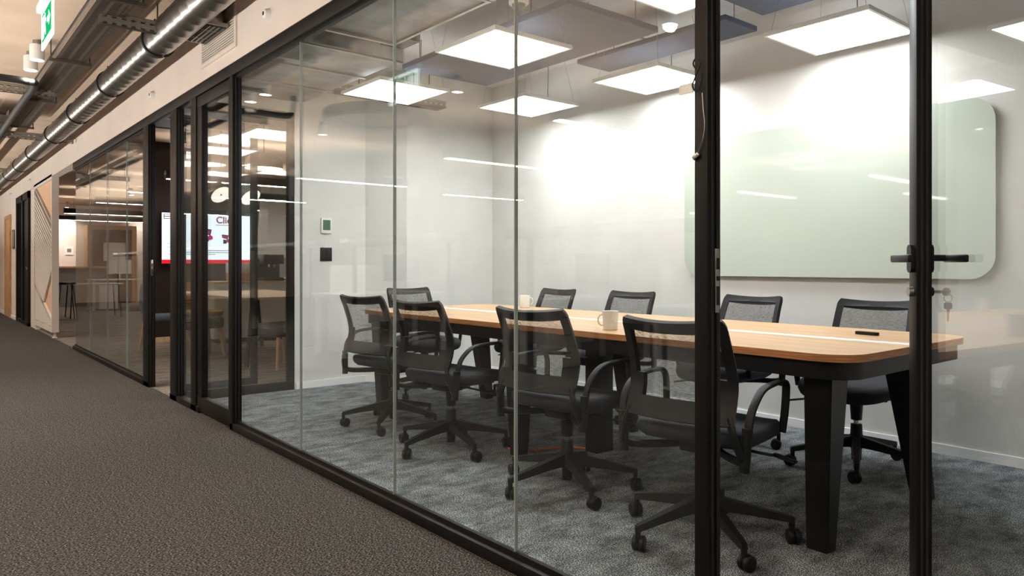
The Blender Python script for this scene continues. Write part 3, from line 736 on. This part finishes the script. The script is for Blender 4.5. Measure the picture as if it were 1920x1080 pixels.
# ------------------------------------------------------------------ far corridor: lattice screen, doors, plaque
ls = thing('lattice_screen', 'white wooden screen with slanting slats and peach panels on small feet', 'room divider', (1.655, 12.52, 0))
LZ0, LZ1, LL = .085, 2.42, 2.0
g = MB()
for a, b, c, d in ((0, .06, LZ0, LZ1), (LL-.06, LL, LZ0, LZ1), (.06, LL-.06, LZ0, LZ0+.07), (.06, LL-.06, LZ1-.07, LZ1)): g.b2(-.045, .045, a, b, c, d)
g.build('frame', 'white_paint', ls)
MB().b2(.032, .042, .06, LL-.06, LZ0+.07, LZ1-.07).build('back_panel', pbr('lattice_backing', srgb(150, 130, 116), .8), ls)
yz = lambda a, b, z: Vector((z, a, b))
# (y grows away from the camera, so the picture reads mirrored)
MB().prism([(.06, LZ1-.07), (1.85, LZ1-.07), (.06, 1.72)], -.012, .032, yz).build('peach_panel', 'peach', ls)
MB().prism([(.06, 1.03), (.06, .26), (.95, .50)], -.012, .032, yz).build('peach_panel', 'peach', ls)
def bar(mb, p, q, w, x0, x1):
    p = Vector((p[0], p[1])); q = Vector((q[0], q[1])); d = (q-p).normalized(); n = Vector((-d.y, d.x))*w/2
    mb.prism([tuple(p+n), tuple(q+n), tuple(q-n), tuple(p-n)], x0, x1, yz)
g = MB()
bar(g, (1.93, LZ1-.09), (.07, 1.66), .05, -.04, .032); bar(g, (.07, 1.05), (.95, .50), .05, -.04, .032); bar(g, (1.93, .74), (.07, .24), .05, -.04, .032)
g.build('brace', 'white_paint', ls)
def clip(poly_fn, a, b, n=60):
    pts = [(a[0]+(b[0]-a[0])*i/n, a[1]+(b[1]-a[1])*i/n) for i in range(n+1)]
    ins = [p for p in pts if poly_fn(*p)]
    return (ins[0], ins[-1]) if len(ins) > 1 else None
def in_main(y, z):
    if not (.06 < y < LL-.06 and LZ0+.08 < z < LZ1-.08): return False
    if z > 1.66+(y-.07)*(LZ1-.09-1.66)/1.86: return False
    if z < .24+(y-.07)*.27: return False
    if z < 1.05-(y-.07)*.625 and y < .95: return False
    return True
def in_low(y, z): return .06 < y < LL-.06 and z > LZ0+.07 and z < .24+(y-.07)*.27
g = MB()
for i in range(40):
    c = -.6+i*.074
    e = clip(in_main, (0, c), (LL, c+LL*.36))
    if e: bar(g, e[0], e[1], .036, -.04, -.006)
for i in range(24):
    c = -1.0+i*.074
    e = clip(in_low, (0, c), (LL, c+LL*.62))
    if e: bar(g, e[0], e[1], .034, -.04, -.006)
g.build('slat', 'white_paint', ls)
for y in (.06, LL-.06): MB().b2(-.03, .03, y-.04, y+.04, 0, .012).b2(-.015, .015, y-.02, y+.02, .012, LZ0).build('foot', 'white_paint', ls)
dk = thing('door_4', 'dark framed glass door beyond the lattice screen', 'door', (0, 0, 0), 0, None, 'structure')
g = MB()
for a, b in ((15.2, 15.32), (16.05, 16.2), (16.98, 17.1)): g.b2(XG-.01, 1.68, a, b, 0, 2.384)
g.b2(XG-.01, 1.68, 15.2, 17.1, 2.26, 2.384).b2(XG-.01, 1.68, 15.2, 17.1, 0, .06).build('frame', 'frame', dk)
MB().b2(1.64, 1.65, 16.2, 16.98, .06, 2.26).build('pane', 'glass', dk, False)
MB().b2(1.63, 1.66, 15.32, 16.05, .06, 2.26).build('leaf', 'black_steel', dk)
MB().cyl((1.60, 15.4, 1.0), (1.60, 15.4, 1.05), .01).cyl((1.60, 15.4, 1.04), (1.60, 15.55, 1.04), .009).build('handle', 'steel', dk)
MB().b2(1.70, 1.715, 15.2, 17.1, 0, 2.384).build('lining', 'brown_wall', dk)
wd = thing('door_5', 'narrow wooden door near the far end of the corridor', 'door', (0, 0, 0), 0, None, 'structure')
MB().b2(XG-.02, XG, 18.05, 18.95, 0, 2.05).build('leaf', 'beech', wd)
MB().b2(XG-.035, XG, 17.98, 18.06, 0, 2.12).b2(XG-.035, XG, 18.94, 19.02, 0, 2.12).b2(XG-.035, XG, 18.06, 18.94, 2.05, 2.12).build('frame', 'beech', wd)
pq = thing('wall_plaque', 'clear plaque with standoffs beside the wooden door', 'sign', (XG, 17.5, 1.60))
MB().b2(-.022, -.014, -.16, .16, -.19, .19).build('plate', 'joint', pq)
MB().cyl((-.026, .12, .16), (0, .12, .16), .012).cyl((-.026, -.12, .16), (0, -.12, .16), .012).cyl((-.026, .12, -.16), (0, .12, -.16), .012).cyl((-.026, -.12, -.16), (0, -.12, -.16), .012).build('standoff', 'rod', pq)

# ------------------------------------------------------------------ meeting room past the partition
struct('wall_screen', MB().b2(2.52, 4.06, 10.95, 11.15, 0, CE), 'brown_wall', 'dark brown wall carrying the large screen', 'wall')
struct('baseboard_screen', MB().b2(2.52, 4.06, 10.938, 10.95, 0, .07), 'ash', 'pale baseboard under the dark brown wall', 'baseboard')
tv = thing('television', 'large lit screen showing a white page with a red bar', 'television', (3.33, 10.95, 1.455))
MB().b2(-.64, .64, -.055, -.03, -.375, .375, .004).b2(-.3, .3, -.03, 0, -.2, .2).build('housing', 'black', tv)
sc_ = MB().b2(-.622, .622, -.057, -.0549, -.355, .355).build('screen', 'tv', tv, False)
MB().b2(-.622, .622, -.0585, -.057, -.355, -.30).build('red_bar', 'tv_red', sc_, False)
g = MB()
g.b2(-.60, -.44, -.0585, -.057, .27, .34).build('black_logo_box', 'tv_ink', sc_, False)
g = MB().b2(-.59, -.45, -.0595, -.0585, .312, .332).b2(-.59, -.47, -.0595, -.0585, .28, .30); g.build('logo_lines', 'tv', sc_, False)
for a, b, z in [(-.34, .30, -.165), (-.34, .32, -.195), (-.34, .10, -.222), (.11, .42, .205)]+[(-.56, -.42+.02*(i % 2), -.076-i*.05) for i in range(4)]:
    MB().b2(a, b, -.0585, -.057, z-.006, z+.006).build('text_line', 'tv_grey', sc_, False)
def device(cx, cz, s):
    m = MB(); fr = lambda a, b, z: Vector((cx+a*s, -.057-z, cz+b*s))
    m.prism([(-.07, .10), (.07, .09), (.05, .0), (-.06, .03)], 0, .0012, fr).prism([(-.04, -.09), (.02, -.09), (.06, -.02), (-.04, .0)], 0, .0010, fr)
    m.build('device_picture', 'tv_ink', sc_, False)
    m = MB(); m.prism([(-.05, .08), (.05, .07), (.035, .02), (-.045, .04)], .0012, .0018, fr)
    m.prism([(.05+.035*math.cos(i*PI/8), -.03+.035*math.sin(i*PI/8)) for i in range(16)], .0012, .0018, fr)
    m.build('device_accent', 'tv_maroon', sc_, False)
device(-.02, .05, 1.0); device(.24, .0, .7)
def text(body, size, loc, mat, parent):
    cu = bpy.data.curves.new('lettering', 'FONT'); cu.body = body; cu.size = size; cu.extrude = .0005; cu.offset = .003
    o = bpy.data.objects.new('lettering', cu); COL.objects.link(o)
    dg = bpy.context.evaluated_depsgraph_get(); me = bpy.data.meshes.new_from_object(o.evaluated_get(dg)); bpy.data.objects.remove(o)
    me.materials.clear(); me.materials.append(M[mat])
    q = bpy.data.objects.new('lettering', me); COL.objects.link(q); q.parent = parent; q.location = loc; q.rotation_euler = (R(90), 0, 0); return q
text('Click', .135, (.11, -.0585, .235), 'tv_wine', sc_)

mt = thing('meeting_table', 'pale ash meeting table under the pendant lamps', 'table', (3.15, 8.55, 0))
MB().prism(rrect(-.55, .60, -1.1, 1.2, .08, 6), .715, .74).build('tabletop', 'ash', mt, True, 30)
for sx in (-.42, .46):
    for sy in (-.9, 1.0): MB().sweep([(sx, sy, 0), (sx*.8, sy*.93, .715)], .022, .022, (0, 1, 0), 12).build('leg', 'black_steel', mt)
def stool(x, y, rz, lb):
    t = thing('upholstered_stool', lb, 'stool', (x, y, 0), rz, 'grey stools with wooden legs')
    MB().box((0, 0, .40), (.46, .42, .13), None, .03, 3).build('seat', 'grey_fabric', t)
    for sx in (-1, 1):
        for sy in (-1, 1): MB().cyl((sx*.23, sy*.20, 0), (sx*.18, sy*.16, .345), .014, .02, 12).build('leg', 'beech', t)
stool(3.02, 7.45, R(20), 'grey stool with wooden legs at the near end of the ash table')
stool(2.62, 8.95, R(5), 'grey stool with wooden legs along the side of the ash table')
def mchair(x, y, rz, fab, lb):
    t = thing('meeting_chair', lb, 'chair', (x, y, 0), rz, 'upholstered chairs at the ash table')
    MB().box((0, 0, .44), (.46, .46, .07), None, .025, 3).build('seat', fab, t)
    MB().sweep(cr_([(-.21, -.22, .66), (-.25, -.12, .66), (-.265, 0, .66), (-.25, .12, .66), (-.21, .22, .66)]), .19, .022, (0, 0, 1), 12).build('backrest', fab, t)
    for sx in (-1, 1):
        for sy in (-1, 1): MB().cyl((sx*.25, sy*.23, 0), (sx*.19, sy*.18, .42), .013, .02, 12).build('leg', 'beech', t)
mchair(2.42, 9.55, R(0), 'blue_fabric', 'blue-grey upholstered chair with wooden legs seen in the open doorway')
mchair(2.95, 10.05, R(-75), 'mustard', 'mustard yellow chair behind the ash table')
mchair(4.05, 8.4, R(180), 'grey_fabric', 'grey upholstered chair on the far side of the ash table')
# sideboard with machines
sb = thing('sideboard', 'low white sideboard below the large screen', 'sideboard', (3.95, 10.45, 0))
MB().b2(-.75, .75, -.22, .22, .06, .82).build('carcass', 'white', sb); MB().b2(-.77, .77, -.235, .235, .82, .85, .003).build('top', 'ash', sb)
for i in range(3): MB().b2(-.745+i*.5, -.255+i*.5, -.235, -.22, .07, .80).build('door', 'white', sb)
MB().b2(-.7, .7, -.18, .18, 0, .06).build('plinth', 'black', sb)
cm = thing('coffee_machine', 'black coffee machine on the white sideboard', 'coffee machine', (4.05, 10.40, .85))
MB().b2(-.15, .15, -.15, .15, 0, .05, .005).b2(-.15, .15, .02, .15, .05, .34, .005).b2(-.15, .15, -.15, .15, .24, .38, .008).build('body', 'black', cm)
MB().cyl((-.04, -.06, .20), (-.04, -.06, .24), .015).cyl((.04, -.06, .20), (.04, -.06, .24), .015).build('spout', 'chrome', cm)
bx = thing('storage_box', 'white box with a copper lower half on the sideboard', 'box', (3.62, 10.40, .85))
MB().b2(-.16, .16, -.12, .12, 0, .12, .004).build('lower_half', 'copper', bx); MB().b2(-.165, .165, -.125, .125, .12, .26, .006).build('lid', 'white', bx)
tr = thing('snack_tray', 'black tray of white cups at the end of the sideboard', 'tray', (4.48, 10.40, .85))
MB().b2(-.18, .18, -.12, .12, 0, .02, .004).build('tray', 'black', tr)
for i in range(3):
    for j in range(2): MB().lathe([(0, .02), (.028, .02), (.036, .08), (.033, .08), (.026, .026), (0, .026)], (-.11+i*.11, -.05+j*.1, 0), 16).build('cup', 'cup', tr)
# pendants
def bell(x, y, z, tilt, lb):
    t = thing('pendant_lamp', lb, 'pendant lamp', (x, y, 0), 0, 'black bell pendants over the ash table')
    rt = Matrix.Rotation(tilt, 3, 'X') @ Matrix.Rotation(R(-14), 3, 'Y')
    MB().lathe([(0, .15), (.075, .15), (.095, .135), (.13, .01), (.132, 0), (.126, .0), (.09, .13), (0, .14)], (0, 0, z), 32, rt).build('shade', 'black', t)
    MB().lathe([(0, .004), (.125, .004), (.125, .008), (0, .008)], (0, 0, z), 32, rt).build('diffuser', 'bell_lamp', t)
    MB().lathe([(0, -.004), (.010, -.004), (.010, .004), (0, .004)], (0, 0, z), 16, rt).build('knob', 'black', t)
    MB().cyl((0, .0, z+.14), (0, .0, CE), .006, None, 8).build('stem', 'black', t)
bell(2.95, 9.15, 1.94, R(-46), 'black bell pendant beside the closed framed glass leaf')
bell(3.28, 9.05, 1.92, R(-44), 'black bell pendant just past the post of the big glass front')
def drum(x, y, z, lb):
    t = thing('drum_pendant', lb, 'pendant lamp', (x, y, 0), 0, 'beige drum pendants')
    MB().lathe([(.225, z), (.22, z+.10), (.16, z+.17), (0, z+.18)], (0, 0, 0), 36).build('shade', 'beige_shade', t)
    MB().lathe([(0, z+.002), (.222, z+.002), (.222, z+.008), (0, z+.008)], (0, 0, 0), 36).build('diffuser', 'drum_lamp', t)
    MB().cyl((0, 0, z+.17), (0, 0, CE), .006, None, 8).build('stem', 'black', t)
drum(3.35, 8.8, 2.26, 'beige drum pendant nearer the conference room'); drum(2.92, 9.6, 2.36, 'beige drum pendant farther along the meeting room')
# dark trays and galvanised deck over the meeting room
mdk = thing('rectangular_duct', 'wide ribbed metal duct above the meeting room doorway', 'air duct')
MB().b2(1.78, 2.5, 6.3, 8.3, 2.52, 2.78, .004).build('body', 'galv', mdk)
for yy in (6.6, 8.0): MB().cyl((1.85, yy, 2.78), (1.85, yy, CE), .005).build('hanger', 'rod', mdk)
for i in range(4): MB().b2(1.77, 2.51, 6.4+i*.6, 6.43+i*.6, 2.508, 2.79).build('flange', 'steel', mdk)
for y, lb in ((10.3, 'long black hanging lamp bar in front of the large screen'), (12.5, 'long black hanging lamp bar behind the large screen'), (15, 'far black hanging lamp bar in the open area'), (18.5, 'added black lamp bar above the bar table, brightening the open area'), (21.2, 'farthest black lamp bar, added to light the open area before the cream wall')):  # the two farthest bars are added to brighten the open area
    t = thing('linear_lamp', lb, 'hanging lamp', (0, 0, 0), 0, 'black lamp bars past the conference room')
    MB().b2(2.6, 6.5, y-.04, y+.04, 2.22, 2.27).b2(2.6, 6.5, y-.046, y-.04, 2.22, 2.33).b2(2.6, 6.5, y+.04, y+.046, 2.22, 2.33).build('bar', 'black', t); MB().b2(2.62, 6.48, y-.03, y+.03, 2.2705, 2.276).build('uplight', 'bar_uplight_added', t, False); MB().b2(2.62, 6.48, y-.03, y+.03, 2.214, 2.2195).build('diffuser', 'linear', t, False)  # uplight strips added to the bars for more light on the far area
    MB().cyl((3.2, y, 2.27), (3.2, y, CE), .003).cyl((5.9, y, 2.27), (5.9, y, CE), .003).build('hanger', 'rod', t)
for x, y, lb in ((5.6, 14.2, 'white slanting pillar in the open area behind the screen wall'), (6.9, 15.0, 'second white slanting pillar farther into the open area')):
    t = struct('pillar', MB().prism([(-.35, 0), (.35, 0), (.50, CE), (-.15, CE)], -.25, .25, lambda a, b, z, x=x, y=y: Vector((x+a, y+z, b))), 'white', lb, 'pillar')
def desk(x, y, rz, lb, gr, w=1.6, d=.8, stuff=(), ped=True):
    t = thing('office_desk', lb, 'desk', (x, y, 0), rz, gr)
    MB().b2(-w/2, w/2, -d/2, d/2, .715, .74, .003).build('top', 'white', t)
    for sx in (-1, 1):
        MB().b2(sx*(w/2-.06)-.025, sx*(w/2-.06)+.025, -d/2+.04, d/2-.04, .68, .715).b2(sx*(w/2-.06)-.025, sx*(w/2-.06)+.025, -d/2+.04, -d/2+.09, 0, .68).b2(sx*(w/2-.06)-.025, sx*(w/2-.06)+.025, d/2-.09, d/2-.04, 0, .68).build('leg', 'white', t)
    if ped:
        p = thing('drawer_pedestal', lb.split(' ')[0]+' pedestal under the '+' '.join(lb.split(' ')[1:]), 'drawers', Matrix.Rotation(rz, 3, 'Z') @ Vector((w/2-.38, .05, 0))+Vector((x, y, 0)), rz, gr+' pedestals')
        MB().b2(-.2, .2, -.28, .28, .03, .60).build('carcass', 'white', p)
        for i in range(3):
            dr = MB().b2(-.195, .195, -.298, -.28, .05+i*.182, .22+i*.182, .003).build('drawer', 'white', p)
            MB().b2(-.06, .06, -.312, -.298, .17+i*.182, .185+i*.182).build('handle', 'steel', dr)
    return t
def place(x, y, rz, lx, ly, z=.74): return Matrix.Rotation(rz, 3, 'Z') @ Vector((lx, ly, 0))+Vector((x, y, z))
def dscreen(x, y, rz, w, lb, gr):
    t = thing('desk_divider', lb, 'desk screen', place(x, y, rz, 0, .425), rz, gr)
    MB().prism(rrect(-w/2, w/2, -.25, .335, .05, 6), -.02, .02, lambda a, b, z: Vector((a, z, b))).build('panel', 'white', t)
    for sx in (-1, 1): MB().b2(sx*(w/2-.12)-.02, sx*(w/2-.12)+.02, -.015, .015, -.74, -.22).b2(sx*(w/2-.12)-.03, sx*(w/2-.12)+.03, -.12, .12, -.74, -.728).build('leg', 'white', t)
def monitor(x, y, rz, lx, lb, gr, mat='monitor_back'):
    t = thing('monitor', lb, 'monitor', place(x, y, rz, lx, .12), rz, gr)
    MB().b2(-.27, .27, -.012, .012, .13, .47, .004).build('housing', mat, t); MB().b2(-.26, .26, -.014, -.0115, .14, .46).build('screen', 'tv_ink', t, False)
    MB().b2(-.1, .1, -.08, .08, 0, .012, .003).cyl((0, .03, .012), (0, .03, .25), .018).build('stand', 'white', t)
# open area past the meeting room
desk(4.1, 19.9, R(180), 'white desk with drawers seen through the far glass front', 'desks past the meeting room', 1.6, .8)
monitor(4.1, 19.9, R(180), .15, 'white backed monitor on the desk beyond the far glass front', 'monitors past the meeting room', 'white')
desk(5.3, 12.6, R(180), 'pale desk behind the dark screen wall', 'desks past the meeting room', 1.6, .8, (), False)
monitor(5.3, 12.6, R(180), 0, 'grey monitor on the pale desk behind the screen wall', 'monitors past the meeting room')
ct2 = thing('bar_counter', 'grey counter with a pale wooden top by the far wall', 'counter', (3.15, 22.0, 0))
MB().b2(-.36, .9, -.3, .3, 0, 1.0).build('front', 'grey_plastic', ct2); MB().b2(-.38, .95, -.35, .35, 1.0, 1.05, .004).build('top', 'beech', ct2)
bs_ = thing('bar_stool', 'slim black bar stool in front of the grey counter', 'stool', (2.36, 16.5, 0))
MB().lathe([(0, .70), (.17, .70), (.18, .72), (.17, .745), (0, .75)], (0, 0, 0), 24).build('seat', 'black', bs_)
for sx in (-1, 1):
    for sy in (-1, 1): MB().cyl((sx*.17, sy*.17, 0), (sx*.10, sy*.10, .70), .009).build('leg', 'black_steel', bs_)
ht = thing('bar_table', 'white topped table with thin black legs beside the bar stool', 'table', (2.95, 17.2, 0))
MB().b2(-.5, .5, -.35, .35, .68, .705, .003).build('top', 'white', ht)
for sx in (-1, 1):
    for sy in (-1, 1): MB().cyl((sx*.46, sy*.31, 0), (sx*.42, sy*.28, .68), .012).build('leg', 'black_steel', ht)
for x in (2.5, 3.3, 5.2):
    t = thing('downlight', 'wall washing downlight close to the far cream wall', 'downlight', (x, 22.9, 0), 0, 'wall washers at the far wall')
    MB().lathe([(0, 2.765), (.048, 2.765), (.05, 2.76), (.05, 2.65), (.046, 2.648), (.044, 2.66), (0, 2.66)], (0, 0, 0), 28).build('housing', 'white', t)
    MB().lathe([(0, 2.6515), (.0445, 2.6515), (.0445, 2.654), (0, 2.654)], (0, 0, 0), 24).build('lens', 'lens', t)
    MB().cyl((0, 0, 2.765), (0, 0, CE), .03, None, 16).build('mount', 'steel', t)
cab = thing('wall_cabinet', 'tall dark brown cabinet in a pale wooden surround by the far wall', 'cabinet', (4.4, 23.15, 0))
MB().b2(-.62, -.5, -.24, .25, 0, 2.2).b2(.5, .62, -.24, .25, 0, 2.2).b2(-.5, .5, -.24, .25, 2.08, 2.2).build('surround', 'beech', cab)
MB().b2(-.5, .5, -.1, .25, 0, 2.08).build('carcass', 'darkwood', cab)
for sx in (-1, 1):
    dd = MB().b2(min(sx*.005, sx*.495), max(sx*.005, sx*.495), -.12, -.1, .05, 1.1).build('door', 'darkwood', cab); MB().cyl((sx*.05, -.14, .55), (sx*.05, -.14, .75), .008).build('handle', 'steel', dd)
MB().b2(-.2, .35, -.13, -.1, 1.2, 1.72).build('notice', 'paper', cab)
fs = thing('wall_notice', 'small white notice on the far cream wall', 'sign', (3.42, 23.4, 1.49))
MB().b2(-.10, .10, -.012, 0, -.12, .12).build('plate', 'white', fs); MB().b2(-.05, .05, -.0135, -.012, -.05, .05).build('symbol', 'grey_plastic', fs)

# ------------------------------------------------------------------ open office across the corridor (seen mirrored in the glass)
GR = 'desks across the corridor'
OD = [(-1.25, 8.0, 0, 'white desk across the corridor nearest the mirrored ring lamp', 1.5),
      (-2.3, 5.6, 0, 'white desk across the corridor, middle of three', 1.6),
      (-2.2, 3.5, 0, 'white desk across the corridor nearest the camera', 1.6)]
for i, (x, y, rz, lb, w) in enumerate(OD):
    desk(x, y, rz, lb, GR, w, .8)
    s = lb.replace('white desk', '')
    dscreen(x, y, rz, w-.5, 'white rounded divider on the desk'+s, 'desk dividers across the corridor')
    monitor(x, y, rz, -.35, 'grey monitor on the desk'+s, 'monitors across the corridor')
pp = thing('paper_stack', 'low stack of paper on the middle desk across the corridor', 'paper', (-1.75, 5.5, .74), R(15))
for i in range(3): MB().box((.004*i, -.003*i, .006+.012*i), (.21, .297, .011), Matrix.Rotation(R(3*i), 3, 'Z')).build('sheaf', 'paper' if i != 1 else 'red_paper', pp)
rl = thing('ring_lamp', 'large round ceiling lamp ring over the open office', 'ceiling lamp', (-.34, 6.5, 0))
MB().lathe([(.38, 2.50), (.51, 2.50), (.53, 2.52), (.53, 2.60), (.51, 2.62), (.38, 2.62), (.36, 2.60), (.36, 2.52), (.38, 2.50)], (0, 0, 0), 56).build('ring', 'grey_plastic', rl)
MB().lathe([(0, 2.54), (.36, 2.54), (.36, 2.55), (0, 2.55)], (0, 0, 0), 48).build('inner_disc', 'monitor_back', rl)
MB().lathe([(.40, 2.622), (.50, 2.622), (.50, 2.624), (.40, 2.624)], (0, 0, 0), 48).build('uplight', 'drum_lamp', rl)
for k in range(3): MB().cyl((.45*math.cos(k*2.1), .45*math.sin(k*2.1), 2.62), (.45*math.cos(k*2.1), .45*math.sin(k*2.1), CE), .004).build('hanger', 'rod', rl)
k = 0
for x, y, lb in ((-1.6, 1.2, 'linear lamp across the corridor, nearest the camera'), (-1.6, 4.3, 'linear lamp over the desk nearest the camera'), (-2.1, 6.6, 'linear lamp over the middle desk across the corridor'),
                 (-1.6, 9.4, 'linear lamp past the ring lamp'), (-1.6, 13.0, 'linear lamp far along the open office'), (-1.6, 17.5, 'farthest linear lamp of the open office'), (-4.4, 5.0, 'linear lamp deep inside the open office'), (-4.4, 10.0, 'linear lamp deep in the far part of the office')):
    t = thing('linear_lamp', lb, 'hanging lamp', (x, y, 0), 0, 'linear lamps over the open office')
    MB().b2(-.85, .85, -.05, .05, 2.255, 2.31).b2(-.85, .85, -.056, -.05, 2.255, 2.36).b2(-.85, .85, .05, .056, 2.255, 2.36).b2(-.856, -.85, -.056, .056, 2.255, 2.36).b2(.85, .856, -.056, .056, 2.255, 2.36).build('housing', 'black', t)
    MB().b2(-.84, .84, -.042, .042, 2.248, 2.2545).build('diffuser', 'linear', t, False)
    MB().b2(-.84, .84, -.042, .042, 2.3105, 2.317).build('uplight', 'uplight', t, False)
    MB().cyl((-.6, 0, 2.317), (-.6, 0, CE), .003).cyl((.6, 0, 2.317), (.6, 0, CE), .003).build('hanger', 'steel', t)
for x, y in ((-3.9, 7.4), (-3.9, 12.5)):
    struct('pillar', MB().b2(x-.25, x+.25, y-.25, y+.25, 0, CE), 'white', 'square white pillar in the open office', 'pillar')

# lamps fitted inside real fixtures and inside added, unseen ones
def lamp(name, kind, loc, power, col, size=.1, rot=(0, 0, 0), spot=None, sy=None, parent=None):
    l = bpy.data.lights.new(name, kind); l.energy = power; l.color = col
    if kind == 'AREA':
        l.size = size
        if sy: l.shape = 'RECTANGLE'; l.size_y = sy
    elif kind == 'SPOT': l.spot_size = R(spot); l.spot_blend = .6; l.shadow_soft_size = size
    else: l.shadow_soft_size = size
    o = bpy.data.objects.new(name, l); COL.objects.link(o); o.location = loc; o.rotation_euler = rot
    return o
WARM = (1, .92, .83)
for x in (2.5, 3.3, 5.2): lamp('downlight_bulb', 'SPOT', (x, 22.9, 2.645), 90, WARM, .04, (R(12), 0, 0), 110)
lamp('downlight_bulb', 'SPOT', (.755, 6.62, 2.645), 60, WARM, .04, (0, 0, 0), 95)
lamp('downlight_bulb', 'SPOT', (.755, 7.0, 2.645), 60, WARM, .04, (0, 0, 0), 95)
for i, y in enumerate((-1.4, .8, 3.0, 5.4, 8.2, 11.2, 14.4, 18.0)):  # row of unseen downlights added to brighten the corridor
    t = thing('downlight', 'added unseen downlight over the edge of the open office, brightening the corridor', 'downlight', (-.55, y, 0), 0, 'added office edge downlights')
    MB().lathe([(0, 2.765), (.048, 2.765), (.05, 2.76), (.05, 2.65), (.046, 2.648), (.044, 2.66), (0, 2.66)], (0, 0, 0), 28).build('housing', 'white', t)
    MB().lathe([(0, 2.6515), (.0445, 2.6515), (.0445, 2.654), (0, 2.654)], (0, 0, 0), 24).build('lens', 'lens', t)
    MB().cyl((0, 0, 2.765), (0, 0, CE), .03, None, 16).build('mount', 'steel', t)
    lamp('downlight_bulb', 'SPOT', (-.55, y, 2.645), 110, WARM, .04, (0, R(-14), 0), 130)

for y in (.5, 3.7, 6.9, 10.1, 13.3, 16.5, 19.7):  # unseen troughs added to lift the corridor ceiling and upper wall
    t = thing('added_trough_uplight', 'added unseen trough light brightening the corridor ceiling from the edge of the open office', 'floor lamp', (-.82, y, 0), 0, 'added trough lights along the corridor')
    MB().prism([(-.05, 1.30), (.05, 1.30), (.06, 1.347), (.053, 1.347), (.045, 1.308), (-.045, 1.308), (-.052, 1.40), (-.06, 1.40)], -1.25, 1.25, lambda a, b, z: Vector((a, z, b))).build('trough', 'black', t)
    MB().b2(-.06, .06, -1.26, -1.25, 1.30, 1.40).b2(-.06, .06, 1.25, 1.26, 1.30, 1.40).build('end_cap', 'black', t)
    for yy in (-1.0, 1.0): MB().b2(-.015, .015, yy-.03, yy+.03, .015, 1.302).b2(-.16, .16, yy-.05, yy+.05, 0, .015).build('leg', 'black_steel', t)
    lamp('added_uplight_tube', 'AREA', (-.825, y, 1.334), 58, WARM, .06, (R(180), R(24), 0), None, 2.4)
# ------------------------------------------------------------------ world, camera, view
w = bpy.data.worlds.new('room_ambient'); SC.world = w; w.use_nodes = True
w.node_tree.nodes['Background'].inputs[0].default_value = (1, .9, .8, 1); w.node_tree.nodes['Background'].inputs[1].default_value = .02
cam = bpy.data.cameras.new('camera'); co = bpy.data.objects.new('camera', cam); COL.objects.link(co)
co.location = (0, 0, 1.07); co.rotation_euler = (R(90), 0, -math.atan(1130/1360))
cam.sensor_width = 36; cam.lens = 1360/1920*36; cam.shift_y = -(540-498)/1920; cam.clip_start = .02; cam.clip_end = 100
SC.camera = co
SC.view_settings.view_transform = 'Standard'; SC.view_settings.look = 'None'; SC.view_settings.gamma = 1
SC.view_settings.use_curve_mapping = False
SC.view_settings.exposure = 0.45
SC.cycles.transparent_max_bounces = 24; SC.cycles.max_bounces = 10; SC.cycles.diffuse_bounces = 5; SC.cycles.glossy_bounces = 5
SC.cycles.use_denoising = True
SC.cycles.sample_clamp_indirect = 6
